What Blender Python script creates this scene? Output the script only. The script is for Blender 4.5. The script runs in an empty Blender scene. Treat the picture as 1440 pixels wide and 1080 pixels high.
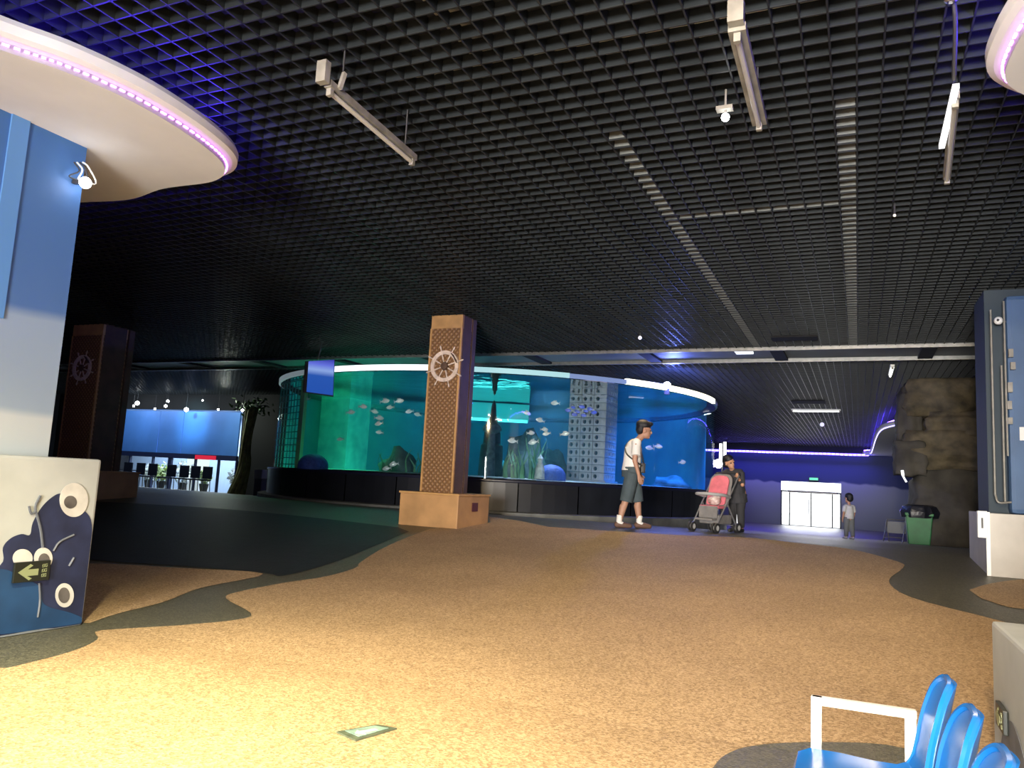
import bpy, bmesh, math, random
from mathutils import Vector, Matrix
random.seed(7)
SC = bpy.context.scene
COL = SC.collection
PI = math.pi

# ------------------------------------------------------------------ camera
EYE = 1.2                       # metres above the floor at the camera
FPX, HORIZON, SLOPE = 1080.0, 675.0, 0.053
ROLL = math.atan(SLOPE)
PITCH = math.atan((HORIZON - 540) * math.cos(ROLL) / FPX)
YAW = math.radians(24.4487)
_R0 = Vector((math.cos(YAW), math.sin(YAW), 0)); _FH = Vector((-math.sin(YAW), math.cos(YAW), 0)); _U = Vector((0, 0, 1))
FW = _FH * math.cos(PITCH) + _U * math.sin(PITCH)
_UP = _U * math.cos(PITCH) - _FH * math.sin(PITCH)
RT = _R0 * math.cos(ROLL) + _UP * math.sin(ROLL)
UP = _UP * math.cos(ROLL) - _R0 * math.sin(ROLL)
ORG = Vector((0, 0, EYE))
cam_data = bpy.data.cameras.new('camera')
cam_data.sensor_width = 36.0
cam_data.lens = 36.0 * FPX / 1440.0
cam_data.clip_end = 300
cam = bpy.data.objects.new('camera', cam_data)
COL.objects.link(cam)
cam.matrix_world = Matrix(((RT.x, UP.x, -FW.x, ORG.x), (RT.y, UP.y, -FW.y, ORG.y), (RT.z, UP.z, -FW.z, ORG.z), (0, 0, 0, 1)))
SC.camera = cam

# ------------------------------------------------------------------ world, exposure, large lights
vs = SC.view_settings
vs.view_transform = 'Standard'; vs.look = 'None'; vs.gamma = 1.0; vs.use_curve_mapping = False
vs.exposure = 0.0
world = bpy.data.worlds.new('sky'); SC.world = world; world.use_nodes = True
_bg = world.node_tree.nodes['Background']
_bg.inputs[0].default_value = (0.93, 0.97, 1.0, 1); _bg.inputs[1].default_value = 4.0

def area_light(name, loc, rot, sx, sy, power, color, spread=PI):
    d = bpy.data.lights.new(name, 'AREA'); d.shape = 'RECTANGLE'; d.size = sx; d.size_y = sy
    d.energy = power; d.color = color; d.spread = spread
    o = bpy.data.objects.new(name, d); COL.objects.link(o); o.location = loc; o.rotation_euler = rot
    return o
def spot_light(name, loc, target, power, color, angle, blend=0.5, size=0.05):
    d = bpy.data.lights.new(name, 'SPOT'); d.energy = power; d.color = color; d.spot_size = angle; d.spot_blend = blend; d.shadow_soft_size = size
    o = bpy.data.objects.new(name, d); COL.objects.link(o); o.location = loc
    o.rotation_euler = (Vector(target) - Vector(loc)).to_track_quat('-Z', 'Y').to_euler()
    return o
# daylight entering through the glazed entrance behind the camera
area_light('entrance_daylight', (-0.25, -6.85, 1.2), (PI/2, 0, 0), 2.8, 2.1, 820, (1.0, 0.975, 0.92), math.radians(85))
# added unseen panels near and behind the camera, filling the floor with light
FILL_PANELS = [(-1.7, -.2), (.9, -1.6), (-3.2, -2.6), (2.6, -.4)]
for px_, py_ in FILL_PANELS: area_light('near_floor_fill', (px_, py_, 3.80), (0, 0, 0), 1.1, .5, 105, (1.0, .96, .88))
# added unseen warm floodlight, brightens the tan floor along the hall
FILL_FLOOD = (-.2, -3.2, 3.6)
spot_light('floor_fill_beam', FILL_FLOOD, (-2.0, 10.5, .3), 3200, (1.0, .74, .42), math.radians(62), 1.0, .12)
# daylight through the glass doors at the far end
area_light('door_daylight', (-2.35, 44.9, 0.75), (-PI/2, 0, 0), 2.6, 2.0, 70, (0.95, 0.98, 1.0))

# blue glow of the led strip along the far wall, and the lit tubes of the far hall
area_light('far_led_glow', (-3.2, 44.3, 3.38), (math.radians(-28), 0, 0), 8.0, .08, 260, (.16, .12, 1.0))
area_light('far_tube_glow', (-1.2, 25.0, 3.66), (0, 0, 0), 1.4, .08, 210, (1, 1, .96))
# ------------------------------------------------------------------ pixel helpers (photo frame 1440 x 1080)
def ray(px, py): return RT * ((px - 720) / FPX) + UP * ((540 - py) / FPX) + FW
def atz(px, py, z): d = ray(px, py); return ORG + d * ((z - EYE) / d.z)
def atx(px, py, x): d = ray(px, py); return ORG + d * (x / d.x)
def aty(px, py, y): d = ray(px, py); return ORG + d * (y / d.y)
_ZY = [(-50, 0), (4, 0), (12.5, .5), (14, .5), (36, -.45), (90, -.45)]
def zf(y):                       # the floor ramps up to a crest, then down to the far doors
    for (a, za), (b, zb) in zip(_ZY, _ZY[1:]):
        if y <= b: return za + (zb - za) * (y - a) / (b - a)
    return _ZY[-1][1]
def gnd(px, py):
    z = 0.0
    for _ in range(60):
        p = atz(px, py, z); z = .5 * z + .5 * zf(p.y)
    return p

# ------------------------------------------------------------------ materials
MATS = {}
def P(name, col, rough=.6, metal=0., emit=None, es=0., var=None, bump=None, spec=.5, alpha=1., trans=0., coords='Object'):
    """procedural principled material. var=(scale, amount[, colour2]); bump=(scale, strength)"""
    m = bpy.data.materials.new(name); m.use_nodes = True
    nt = m.node_tree; b = nt.nodes['Principled BSDF']
    b.inputs['Base Color'].default_value = (*col, 1); b.inputs['Roughness'].default_value = rough
    b.inputs['Metallic'].default_value = metal; b.inputs['Specular IOR Level'].default_value = spec
    b.inputs['Alpha'].default_value = alpha; b.inputs['Transmission Weight'].default_value = trans
    if emit: b.inputs['Emission Color'].default_value = (*emit, 1); b.inputs['Emission Strength'].default_value = es
    tc = nt.nodes.new('ShaderNodeTexCoord')
    if var:
        n = nt.nodes.new('ShaderNodeTexNoise'); n.inputs['Scale'].default_value = var[0]; n.inputs['Detail'].default_value = 5
        nt.links.new(tc.outputs[coords], n.inputs['Vector'])
        r = nt.nodes.new('ShaderNodeValToRGB'); k = var[1]
        c2 = var[2] if len(var) > 2 else tuple(min(1, c * (1 + k)) for c in col)
        r.color_ramp.elements[0].position = .3; r.color_ramp.elements[1].position = .7
        r.color_ramp.elements[0].color = (*[c * (1 - k) for c in col], 1); r.color_ramp.elements[1].color = (*c2, 1)
        nt.links.new(n.outputs['Fac'], r.inputs['Fac']); nt.links.new(r.outputs['Color'], b.inputs['Base Color'])
    if bump:
        n = nt.nodes.new('ShaderNodeTexNoise'); n.inputs['Scale'].default_value = bump[0]; n.inputs['Detail'].default_value = 4
        nt.links.new(tc.outputs[coords], n.inputs['Vector'])
        bp = nt.nodes.new('ShaderNodeBump'); bp.inputs['Strength'].default_value = bump[1]; bp.inputs['Distance'].default_value = .02
        nt.links.new(n.outputs['Fac'], bp.inputs['Height']); nt.links.new(bp.outputs['Normal'], b.inputs['Normal'])
    MATS[name] = m
    return m
def E_(name, col, s): return P(name, (.02, .02, .02), .5, emit=col, es=s)
def glassy(name, tint, refl=.06, rough=.02):
    m = bpy.data.materials.new(name); m.use_nodes = True; nt = m.node_tree; nt.nodes.clear()
    o = nt.nodes.new('ShaderNodeOutputMaterial'); t = nt.nodes.new('ShaderNodeBsdfTransparent'); g = nt.nodes.new('ShaderNodeBsdfGlossy')
    t.inputs[0].default_value = (*tint, 1); g.inputs['Roughness'].default_value = rough
    mx = nt.nodes.new('ShaderNodeMixShader'); mx.inputs[0].default_value = refl
    nt.links.new(t.outputs[0], mx.inputs[1]); nt.links.new(g.outputs[0], mx.inputs[2]); nt.links.new(mx.outputs[0], o.inputs[0])
    MATS[name] = m; return m
def granule(name, c1, c2, c3, rough=.75):
    m = P(name, c1, rough); nt = m.node_tree; b = nt.nodes['Principled BSDF']
    tc = nt.nodes.new('ShaderNodeTexCoord')
    v = nt.nodes.new('ShaderNodeTexVoronoi'); v.inputs['Scale'].default_value = 95
    n = nt.nodes.new('ShaderNodeTexNoise'); n.inputs['Scale'].default_value = 1.1; n.inputs['Detail'].default_value = 6
    nt.links.new(tc.outputs['Object'], v.inputs['Vector']); nt.links.new(tc.outputs['Object'], n.inputs['Vector'])
    sep = nt.nodes.new('ShaderNodeSeparateColor'); nt.links.new(v.outputs['Color'], sep.inputs[0])
    r = nt.nodes.new('ShaderNodeValToRGB'); r.color_ramp.elements[0].color = (*c2, 1); r.color_ramp.elements[1].color = (*c3, 1)
    e = r.color_ramp.elements.new(.5); e.color = (*c1, 1)
    nt.links.new(sep.outputs[0], r.inputs['Fac'])
    mx = nt.nodes.new('ShaderNodeMix'); mx.data_type = 'RGBA'; mx.blend_type = 'MULTIPLY'; mx.inputs['Factor'].default_value = .35
    r2 = nt.nodes.new('ShaderNodeValToRGB'); r2.color_ramp.elements[0].position = .35; r2.color_ramp.elements[1].position = .65
    r2.color_ramp.elements[0].color = (.6, .58, .55, 1)
    nt.links.new(n.outputs['Fac'], r2.inputs['Fac'])
    nt.links.new(r.outputs['Color'], mx.inputs['A']); nt.links.new(r2.outputs['Color'], mx.inputs['B'])
    nt.links.new(mx.outputs['Result'], b.inputs['Base Color'])
    bp = nt.nodes.new('ShaderNodeBump'); bp.inputs['Strength'].default_value = .5; bp.inputs['Distance'].default_value = .004
    nt.links.new(v.outputs['Distance'], bp.inputs['Height']); nt.links.new(bp.outputs['Normal'], b.inputs['Normal'])
    return m
def banded(name, stops, amp=.12, freq=1.2, rough=.6, axis='Z'):
    """paint whose colour changes with height along wavy brushed borders. stops=[(z, colour)]"""
    m = P(name, stops[0][1], rough); nt = m.node_tree; b = nt.nodes['Principled BSDF']
    tc = nt.nodes.new('ShaderNodeTexCoord'); s = nt.nodes.new('ShaderNodeSeparateXYZ'); nt.links.new(tc.outputs['Object'], s.inputs[0])
    n = nt.nodes.new('ShaderNodeTexNoise'); n.inputs['Scale'].default_value = freq; nt.links.new(tc.outputs['Object'], n.inputs['Vector'])
    a = nt.nodes.new('ShaderNodeMath'); a.operation = 'MULTIPLY_ADD'; a.inputs[1].default_value = amp * 2; a.inputs[2].default_value = -amp
    nt.links.new(n.outputs['Fac'], a.inputs[0])
    ad = nt.nodes.new('ShaderNodeMath'); ad.operation = 'ADD'; nt.links.new(s.outputs[axis], ad.inputs[0]); nt.links.new(a.outputs[0], ad.inputs[1])
    lo, hi = stops[0][0], stops[-1][0]
    mr = nt.nodes.new('ShaderNodeMapRange'); mr.inputs['From Min'].default_value = lo; mr.inputs['From Max'].default_value = hi
    nt.links.new(ad.outputs[0], mr.inputs['Value'])
    r = nt.nodes.new('ShaderNodeValToRGB'); els = r.color_ramp.elements
    els[0].position = 0; els[0].color = (*stops[0][1], 1); els[1].position = 1; els[1].color = (*stops[-1][1], 1)
    for z, c in stops[1:-1]:
        e = els.new((z - lo) / (hi - lo)); e.color = (*c, 1)
    nt.links.new(mr.outputs[0], r.inputs['Fac']); nt.links.new(r.outputs['Color'], b.inputs['Base Color'])
    return m
def carved(name, c1, c2):
    """brown fibreglass cast with small overlapping scales"""
    m = P(name, c1, .55); nt = m.node_tree; b = nt.nodes['Principled BSDF']
    tc = nt.nodes.new('ShaderNodeTexCoord'); mp = nt.nodes.new('ShaderNodeMapping'); mp.inputs['Scale'].default_value = (1, 1, 1)
    nt.links.new(tc.outputs['Object'], mp.inputs[0])
    w1 = nt.nodes.new('ShaderNodeTexWave'); w1.bands_direction = 'DIAGONAL'; w1.inputs['Scale'].default_value = 7; w1.inputs['Distortion'].default_value = 1.5
    mp2 = nt.nodes.new('ShaderNodeMapping'); mp2.inputs['Scale'].default_value = (-1, 1, 1); nt.links.new(tc.outputs['Object'], mp2.inputs[0])
    w2 = nt.nodes.new('ShaderNodeTexWave'); w2.bands_direction = 'DIAGONAL'; w2.inputs['Scale'].default_value = 7; w2.inputs['Distortion'].default_value = 1.5
    nt.links.new(mp.outputs[0], w1.inputs[0]); nt.links.new(mp2.outputs[0], w2.inputs[0])
    mu = nt.nodes.new('ShaderNodeMath'); mu.operation = 'MULTIPLY'; nt.links.new(w1.outputs['Fac'], mu.inputs[0]); nt.links.new(w2.outputs['Fac'], mu.inputs[1])
    r = nt.nodes.new('ShaderNodeValToRGB'); r.color_ramp.elements[0].color = (*c2, 1); r.color_ramp.elements[1].color = (*c1, 1)
    nt.links.new(mu.outputs[0], r.inputs['Fac']); nt.links.new(r.outputs['Color'], b.inputs['Base Color'])
    bp = nt.nodes.new('ShaderNodeBump'); bp.inputs['Strength'].default_value = .8; bp.inputs['Distance'].default_value = .02
    nt.links.new(mu.outputs[0], bp.inputs['Height']); nt.links.new(bp.outputs['Normal'], b.inputs['Normal'])
    return m

TAN = granule('tan_rubber_granules', (.43, .285, .145), (.26, .165, .08), (.58, .405, .235))
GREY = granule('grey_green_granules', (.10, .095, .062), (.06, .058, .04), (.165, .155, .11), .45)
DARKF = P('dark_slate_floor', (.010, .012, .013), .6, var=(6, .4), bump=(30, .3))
BLADE = P('black_grid_metal', (.018, .0208, .0225), .42, var=(3, .35), spec=.2)
BLACK = P('matt_black', (.006, .006, .007), .9)
DWALL = P('dark_wall_paint', (.012, .014, .02), .8, var=(1, .3))
STRIPG = P('grey_soffit_board', (.19, .205, .215), .6, var=(1.5, .15))
WHITE = P('white_paint', (.72, .72, .70), .6, var=(4, .06))
DISCW = P('white_soffit_paint', (.66, .65, .67), .7, var=(3, .04))
OFFW = P('aged_white_metal', (.20, .19, .165), .45, var=(9, .25))
GREYM = P('grey_metal', (.22, .22, .21), .4, .6, var=(12, .2))
STEEL = P('steel', (.5, .5, .52), .3, 1.)
DGREY = P('dark_grey_plastic', (.03, .03, .033), .5)
BLUEP = P('blue_plastic', (.008, .13, .44), .26, var=(3, .12))
WARM = P('plinth_wood_paint', (.42, .235, .10), .55, var=(2.5, .22), bump=(10, .15))
CAP = P('capital_wood_paint', (.46, .26, .10), .5, var=(5, .2), bump=(14, .2))
CARV = carved('carved_brown_cladding', (.36, .2, .09), (.17, .085, .035))
DKWOOD = P('dark_brown_wood', (.075, .042, .026), .6, var=(4, .3))
WHEELM = P('bleached_wood', (.62, .50, .42), .6, var=(14, .25))
PILB = banded('pillar_mural_paint', [(0, (.42, .46, .47)), (1.45, (.46, .50, .52)), (1.5, (.27, .34, .43)), (2.15, (.25, .33, .46)), (2.22, (.07, .15, .36)), (3.9, (.035, .13, .36))], .05, .9)
PILBLUE = P('pillar_blue_paint', (.05, .105, .22), .6, var=(1.5, .2))
PSTRIPE = P('pillar_light_blue_paint', (.10, .25, .55), .6)
BASEW = P('base_white_paint', (.40, .415, .40), .65, var=(3, .1))
MURALD = P('mural_dark_navy', (.016, .022, .06), .6, var=(5, .35))
MURALB = P('mural_blue', (.012, .05, .13), .6, var=(3, .3))
MURALG = P('mural_grey', (.12, .13, .15), .6, var=(7, .3))
BUBW = P('mural_bubble_white', (.58, .56, .52), .6, var=(9, .12))
BUBD = P('mural_bubble_dark', (.10, .09, .085), .6, var=(9, .4))
LEDP = E_('led_violet', (.75, .25, 1.0), 5.0)
LEDB = E_('led_blue', (.10, .06, 1.0), 9.0)
GLOWUP = E_('ceiling_glow_blue', (.07, .03, 1.0), 110.0)
LEDBW = E_('led_blue_white', (.42, .38, 1.0), 6.0)
TUBE_ON = E_('lamp_tube_lit', (1, 1, .95), 6.0)
LAMP_ON = E_('lamp_globe_lit', (.95, .98, 1), 25.0)
TUBE_OFF = P('lamp_tube_unlit', (.42, .41, .36), .4)

# ------------------------------------------------------------------ mesh builder
class MB:
    def __init__(self): self.v = []; self.f = []; self.mi = []; self.cur = 0
    def add(self, vs, fs):
        o = len(self.v); self.v += [tuple(p) for p in vs]
        for f in fs: self.f.append(tuple(i + o for i in f)); self.mi.append(self.cur)
        return self
    def box(self, x0, x1, y0, y1, z0, z1, M=None):
        vs = [Vector(p) for p in ((x0,y0,z0),(x1,y0,z0),(x1,y1,z0),(x0,y1,z0),(x0,y0,z1),(x1,y0,z1),(x1,y1,z1),(x0,y1,z1))]
        if M: vs = [M @ p for p in vs]
        return self.add(vs, [(3,2,1,0),(4,5,6,7),(0,1,5,4),(1,2,6,5),(2,3,7,6),(3,0,4,7)])
    def bar(self, a, b, w, h=None):
        """box beam from a to b"""
        a, b = Vector(a), Vector(b); h = h or w; d = (b - a).normalized()
        s = d.cross(Vector((0, 0, 1)))
        s = Vector((1, 0, 0)) if s.length < 1e-4 else s.normalized()
        u = s.cross(d)
        c = [(-w/2, -h/2), (w/2, -h/2), (w/2, h/2), (-w/2, h/2)]
        vs = [a + s*i + u*j for i, j in c] + [b + s*i + u*j for i, j in c]
        return self.add(vs, [(0,1,2,3),(7,6,5,4),(0,4,5,1),(1,5,6,2),(2,6,7,3),(3,7,4,0)])
    def tube(self, pts, r, n=8, caps=True):
        """round tube along pts; r a number or list"""
        pts = [Vector(p) for p in pts]; k = len(pts); rs = r if isinstance(r, (list, tuple)) else [r] * k
        rings = []; prev = None
        for i, p in enumerate(pts):
            d = (pts[min(i+1, k-1)] - pts[max(i-1, 0)]).normalized()
            if prev is None:
                s = d.cross(Vector((0, 0, 1))); s = d.cross(Vector((0, 1, 0))) if s.length < 1e-3 else s
                s.normalize()
            else:
                s = prev - d * prev.dot(d); s.normalize()
            prev = s; u = d.cross(s)
            rings.append([p + (s * math.cos(2*PI*j/n) + u * math.sin(2*PI*j/n)) * rs[i] for j in range(n)])
        vs = [q for g in rings for q in g]; fs = []
        for i in range(k-1):
            for j in range(n):
                fs.append((i*n+j, i*n+(j+1) % n, (i+1)*n+(j+1) % n, (i+1)*n+j))
        if caps: fs += [tuple(range(n-1, -1, -1)), tuple((k-1)*n+j for j in range(n))]
        return self.add(vs, fs)
    def lathe(self, prof, c, n=20, axis='z', a0=0, a1=2*PI):
        """prof=[(r,h)] turned about axis through c"""
        full = abs(a1 - a0 - 2*PI) < 1e-6; m = n if full else n + 1
        vs = []; c = Vector(c)
        for r, h in prof:
            for j in range(m):
                t = a0 + (a1 - a0) * j / n; x, y = r*math.cos(t), r*math.sin(t)
                vs.append(c + (Vector((x, y, h)) if axis == 'z' else Vector((x, h, y)) if axis == 'y' else Vector((h, x, y))))
        fs = []
        for i in range(len(prof)-1):
            for j in range(n):
                j2 = (j+1) % m if full else j+1
                fs.append((i*m+j, i*m+j2, (i+1)*m+j2, (i+1)*m+j))
        return self.add(vs, fs)
    def ball(self, c, r, n=12, m=8, M=None):
        rx, ry, rz = r if isinstance(r, (tuple, list)) else (r, r, r); c = Vector(c)
        vs = [Vector((0, 0, -rz))]
        for i in range(1, m):
            t = -PI/2 + PI*i/m
            for j in range(n):
                a = 2*PI*j/n; vs.append(Vector((rx*math.cos(t)*math.cos(a), ry*math.cos(t)*math.sin(a), rz*math.sin(t))))
        vs.append(Vector((0, 0, rz)))
        if M: vs = [M @ p for p in vs]
        vs = [p + c for p in vs]
        fs = [(0, 1+(j+1) % n, 1+j) for j in range(n)]
        for i in range(m-2):
            for j in range(n):
                fs.append((1+i*n+j, 1+i*n+(j+1) % n, 1+(i+1)*n+(j+1) % n, 1+(i+1)*n+j))
        L = len(vs)-1; b = 1+(m-2)*n
        fs += [(b+j, b+(j+1) % n, L) for j in range(n)]
        return self.add(vs, fs)
    def prism(self, pts, ext):
        """closed polygon pts (3D, planar) extruded by the vector ext"""
        n = len(pts); pts = [Vector(p) for p in pts]; ext = Vector(ext)
        fs = [tuple(range(n-1, -1, -1)), tuple(range(n, 2*n))] + [(i, (i+1) % n, n+(i+1) % n, n+i) for i in range(n)]
        return self.add(pts + [p + ext for p in pts], fs)
    def build(self, name, mats, parent=None, smooth=False, bevel=0):
        me = bpy.data.meshes.new(name)
        off = Vector((0, 0, 0)); q = parent
        while q is not None: off += q.location; q = q.parent
        me.from_pydata([tuple(Vector(p) - off) for p in self.v], [], self.f)
        mats = mats if isinstance(mats, (list, tuple)) else [mats]
        for m in mats: me.materials.append(m)
        if len(mats) > 1: me.polygons.foreach_set('material_index', self.mi)
        bm = bmesh.new(); bm.from_mesh(me)
        bmesh.ops.recalc_face_normals(bm, faces=bm.faces)
        if bevel: bmesh.ops.bevel(bm, geom=[e for e in bm.edges if e.is_manifold and e.calc_face_angle(0) > .6], offset=bevel, segments=2, affect='EDGES', profile=.6)
        bm.to_mesh(me); bm.free()
        if smooth:
            me.polygons.foreach_set('use_smooth', [True]*len(me.polygons))
            me.set_sharp_from_angle(angle=math.radians(40))
        o = bpy.data.objects.new(name, me); COL.objects.link(o)
        if parent is not None: o.parent = parent
        return o
def tag(o, label=None, cat=None, group=None, kind=None):
    if label: o['label'] = label
    if cat: o['category'] = cat
    if group: o['group'] = group
    if kind: o['kind'] = kind
    return o
def thing(name, label, cat, loc=(0, 0, 0), group=None, kind=None):
    o = bpy.data.objects.new(name, None); COL.objects.link(o); o.location = loc; o.empty_display_size = .1
    return tag(o, label, cat, group, kind)
def dup(root, loc, rz=None, label=None, group=None, scale=None, rot=None):
    r = root.copy(); COL.objects.link(r); r.location = loc
    if rz is not None: r.rotation_euler = (0, 0, rz)
    if rot is not None: r.rotation_euler = rot
    if scale: r.scale = (scale,)*3 if not isinstance(scale, tuple) else scale
    if label: r['label'] = label
    if group: r['group'] = group
    for ch in list(root.children):
        c = ch.copy(); COL.objects.link(c); c.parent = r
        for g in list(ch.children):
            d = g.copy(); COL.objects.link(d); d.parent = c
    return r
def one(name, mb, mat, label, cat, group=None, **k): return tag(mb.build(name, mat, **k), label, cat, group)
def smooth_loop(pts, k=8):
    n = len(pts); out = []
    for i in range(n):
        p0, p1, p2, p3 = (Vector(pts[(i+j) % n]) for j in (-1, 0, 1, 2))
        for s in range(k):
            t = s/k
            out.append(.5*((2*p1) + (p2-p0)*t + (2*p0-5*p1+4*p2-p3)*t*t + (3*p1-p0-3*p2+p3)*t**3))
    return out
def smooth_path(pts, k=6):
    pts = [Vector(p) for p in pts]; q = [2*pts[0]-pts[1]] + pts + [2*pts[-1]-pts[-2]]; out = []
    for i in range(1, len(q)-2):
        p0, p1, p2, p3 = q[i-1:i+3]
        for s in range(k):
            t = s/k
            out.append(.5*((2*p1) + (p2-p0)*t + (2*p0-5*p1+4*p2-p3)*t*t + (3*p1-p0-3*p2+p3)*t**3))
    return out + [pts[-1]]
def struct(name, mb, mat, label=None, parent=None, **k):
    o = mb.build(name, mat, parent, **k)
    if parent is None: o['kind'] = 'structure'
    if label: o['label'] = label
    return o

XL, XR, YB, YF = -32.0, 9.0, -7.0, 46.0
CEIL = 3.9
# ------------------------------------------------------------------ floor
mb = MB(); ys = [YB, 0, 4, 8, 12.5, 14, 20, 28, 36, YF]
vsf = [(x, y, zf(y)) for y in ys for x in (XL, XR)]
mb.add(vsf, [(2*i, 2*i+1, 2*i+3, 2*i+2) for i in range(len(ys)-1)])
floor = struct('floor', mb, GREY, 'grey green speckled granule floor rising to a low crest')
def inlay(name, pts, mat, dz, label=None):
    """flat floor patch: outline in the floor plan, laid on the sloping floor"""
    bm = bmesh.new(); bm.faces.new([bm.verts.new((p[0], p[1], 0)) for p in pts])
    bmesh.ops.triangulate(bm, faces=bm.faces[:])
    for y in (4, 12.5, 14, 36):
        bmesh.ops.bisect_plane(bm, geom=bm.verts[:]+bm.edges[:]+bm.faces[:], plane_co=(0, y, 0), plane_no=(0, 1, 0))
    for v in bm.verts: v.co.z = zf(v.co.y) + dz
    bmesh.ops.recalc_face_normals(bm, faces=bm.faces)
    for f in bm.faces:
        if f.normal.z < 0: f.normal_flip()
    me = bpy.data.meshes.new(name); bm.to_mesh(me); bm.free(); me.materials.append(mat)
    o = bpy.data.objects.new(name, me); COL.objects.link(o); o.parent = floor
    if label: o['label'] = label
    return o
def gpts(pxs, k=4): return [(p.x, p.y) for p in smooth_path([gnd(*q) for q in pxs], k)]
left_edge = gpts([(0,940),(20,938),(100,917),(137,900),(142,887),(253,880),(333,872),(353,863),(318,842),(334,833),(400,820),(459,811),(500,799),(507,791),(539,771),(575,755)])
top_edge = [(p.x, p.y) for p in (gnd(605,744), gnd(690,735))] + [(-6.3, 13.1)] + gpts([(770,741),(860,747),(960,753),(1060,757)], 3)
right_edge = gpts([(1113,763),(1193,772),(1262,790),(1270,799),(1250,817),(1280,840),(1393,870),(1440,883)])
inlay('tan_floor_patch', left_edge + top_edge + right_edge + [(3.2, 5.2), (4, 3), (4, -6.9), (-5.0, -6.9), (-4.9, 1.5)], TAN, .004, 'tan granule floor with wavy edges')
inlay('tan_floor_patch', gpts([(60,870),(60,800),(133,793),(250,799),(370,807),(283,827),(230,847),(167,863),(125,877)]), TAN, .004, 'tan granule strip lying in shade beside the white pillar base')
inlay('tan_floor_patch', gpts([(1363,830),(1393,821),(1440,815),(1520,812),(1560,850),(1440,857),(1380,842)]), TAN, .004, 'tan granule blob beside the blue pillar')
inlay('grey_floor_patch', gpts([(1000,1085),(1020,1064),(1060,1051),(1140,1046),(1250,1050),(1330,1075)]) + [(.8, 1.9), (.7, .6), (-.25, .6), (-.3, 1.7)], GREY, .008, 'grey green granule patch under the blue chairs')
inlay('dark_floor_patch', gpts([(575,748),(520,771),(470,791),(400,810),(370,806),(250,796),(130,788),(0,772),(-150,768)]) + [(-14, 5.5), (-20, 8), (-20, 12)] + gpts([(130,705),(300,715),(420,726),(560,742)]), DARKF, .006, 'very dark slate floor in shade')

# ------------------------------------------------------------------ ceiling: black open-cell grid under a dark slab
mb = MB().box(XL, XR, YB, YF, 4.95, 5.1)
ceiling = struct('ceiling', mb, BLACK, 'black ceiling slab above an open grid of black blades')
PITCHG = .15; BH = .085; BT = .011
def shared(name, me, loc, parent, **k):
    o = bpy.data.objects.new(name, me); COL.objects.link(o); o.parent = parent; o.location = loc
    for a, b in k.items(): o[a] = b
    return o
GAP0, GAP1 = 14.85, 16.2          # flat soffit strip across the hall
cross = MB().box(XL, XR, -BT/2, BT/2, CEIL, CEIL+BH)
lng1 = MB().box(-BT/2, BT/2, 1.2, GAP0, CEIL, CEIL+BH)
lng2 = MB().box(-BT/2, BT/2, GAP1, YF, CEIL, CEIL+BH)
def mesh_of(mb, name, mat):
    o = mb.build(name, mat); me = o.data; bpy.data.objects.remove(o); return me
mc, m1, m2 = mesh_of(cross, 'cross_blade', BLADE), mesh_of(lng1, 'long_blade', BLADE), mesh_of(lng2, 'long_blade_far', BLADE)
cy = [1.2 + PITCHG*i for i in range(int((YF-1.2)/PITCHG))]
cy = [y for y in cy if y < GAP0 or y > GAP1]
lx = [XL + .2 + PITCHG*i for i in range(int((XR-XL-.3)/PITCHG))]
near_c = [y for y in cy if y < 24]; far_c = [y for y in cy if y >= 24]
near_l = [x for x in lx if -11 < x < 5]; rest_l = [x for x in lx if not -11 < x < 5]
for y in near_c: shared('grid_blade', mc, (0, y, 0), ceiling)
for x in near_l: shared('grid_blade', m1, (x, 0, 0), ceiling)
mb = MB()
for y in far_c: mb.box(XL, XR, y-BT/2, y+BT/2, CEIL, CEIL+BH)
for x in rest_l: mb.box(x-BT/2, x+BT/2, 1.2, GAP0, CEIL, CEIL+BH)
for x in lx: mb.box(x-BT/2, x+BT/2, GAP1, YF, CEIL, CEIL+BH)
o = mb.build('grid_blade', BLADE, ceiling); o['kind'] = 'stuff'
# flat boards between dark bars where the grid is interrupted
x = XL; k = 0
while x < XR:
    w = 2.55
    MB().box(x+.12, min(x+w, XR)-.12, GAP0+.05, GAP1-.05, CEIL+.02, CEIL+.06).build('soffit_board', STRIPG, ceiling)
    MB().box(x-.12, x+.12, GAP0, GAP1, CEIL-.03, CEIL+.08).build('soffit_bar', BLACK, ceiling)
    x += w
for y in (GAP0, GAP1): MB().box(XL, XR, y-.03, y+.03, CEIL-.05, CEIL+.09).build('edge_trim', GREYM, ceiling)
# added pale plates painting brighter cells: two runs along the hall and one across
CELLPALE = P('pale_cell_grey', (.13, .135, .13), .45, var=(2.5, .5))
jm = mesh_of(MB().box(-.064, .064, -.009, -.0056, CEIL+.012, CEIL+.075), 'pale_plate', CELLPALE)
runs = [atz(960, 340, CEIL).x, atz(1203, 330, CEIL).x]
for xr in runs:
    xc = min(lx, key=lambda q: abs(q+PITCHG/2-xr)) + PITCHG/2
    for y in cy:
        if 5.5 < y < GAP0: shared('pale_plate', jm, (xc, y, 0), ceiling)
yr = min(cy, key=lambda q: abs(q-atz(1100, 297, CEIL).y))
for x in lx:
    if runs[0] < x+PITCHG/2 < runs[1]: shared('pale_plate', jm, (x+PITCHG/2, yr, 0), ceiling)
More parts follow.
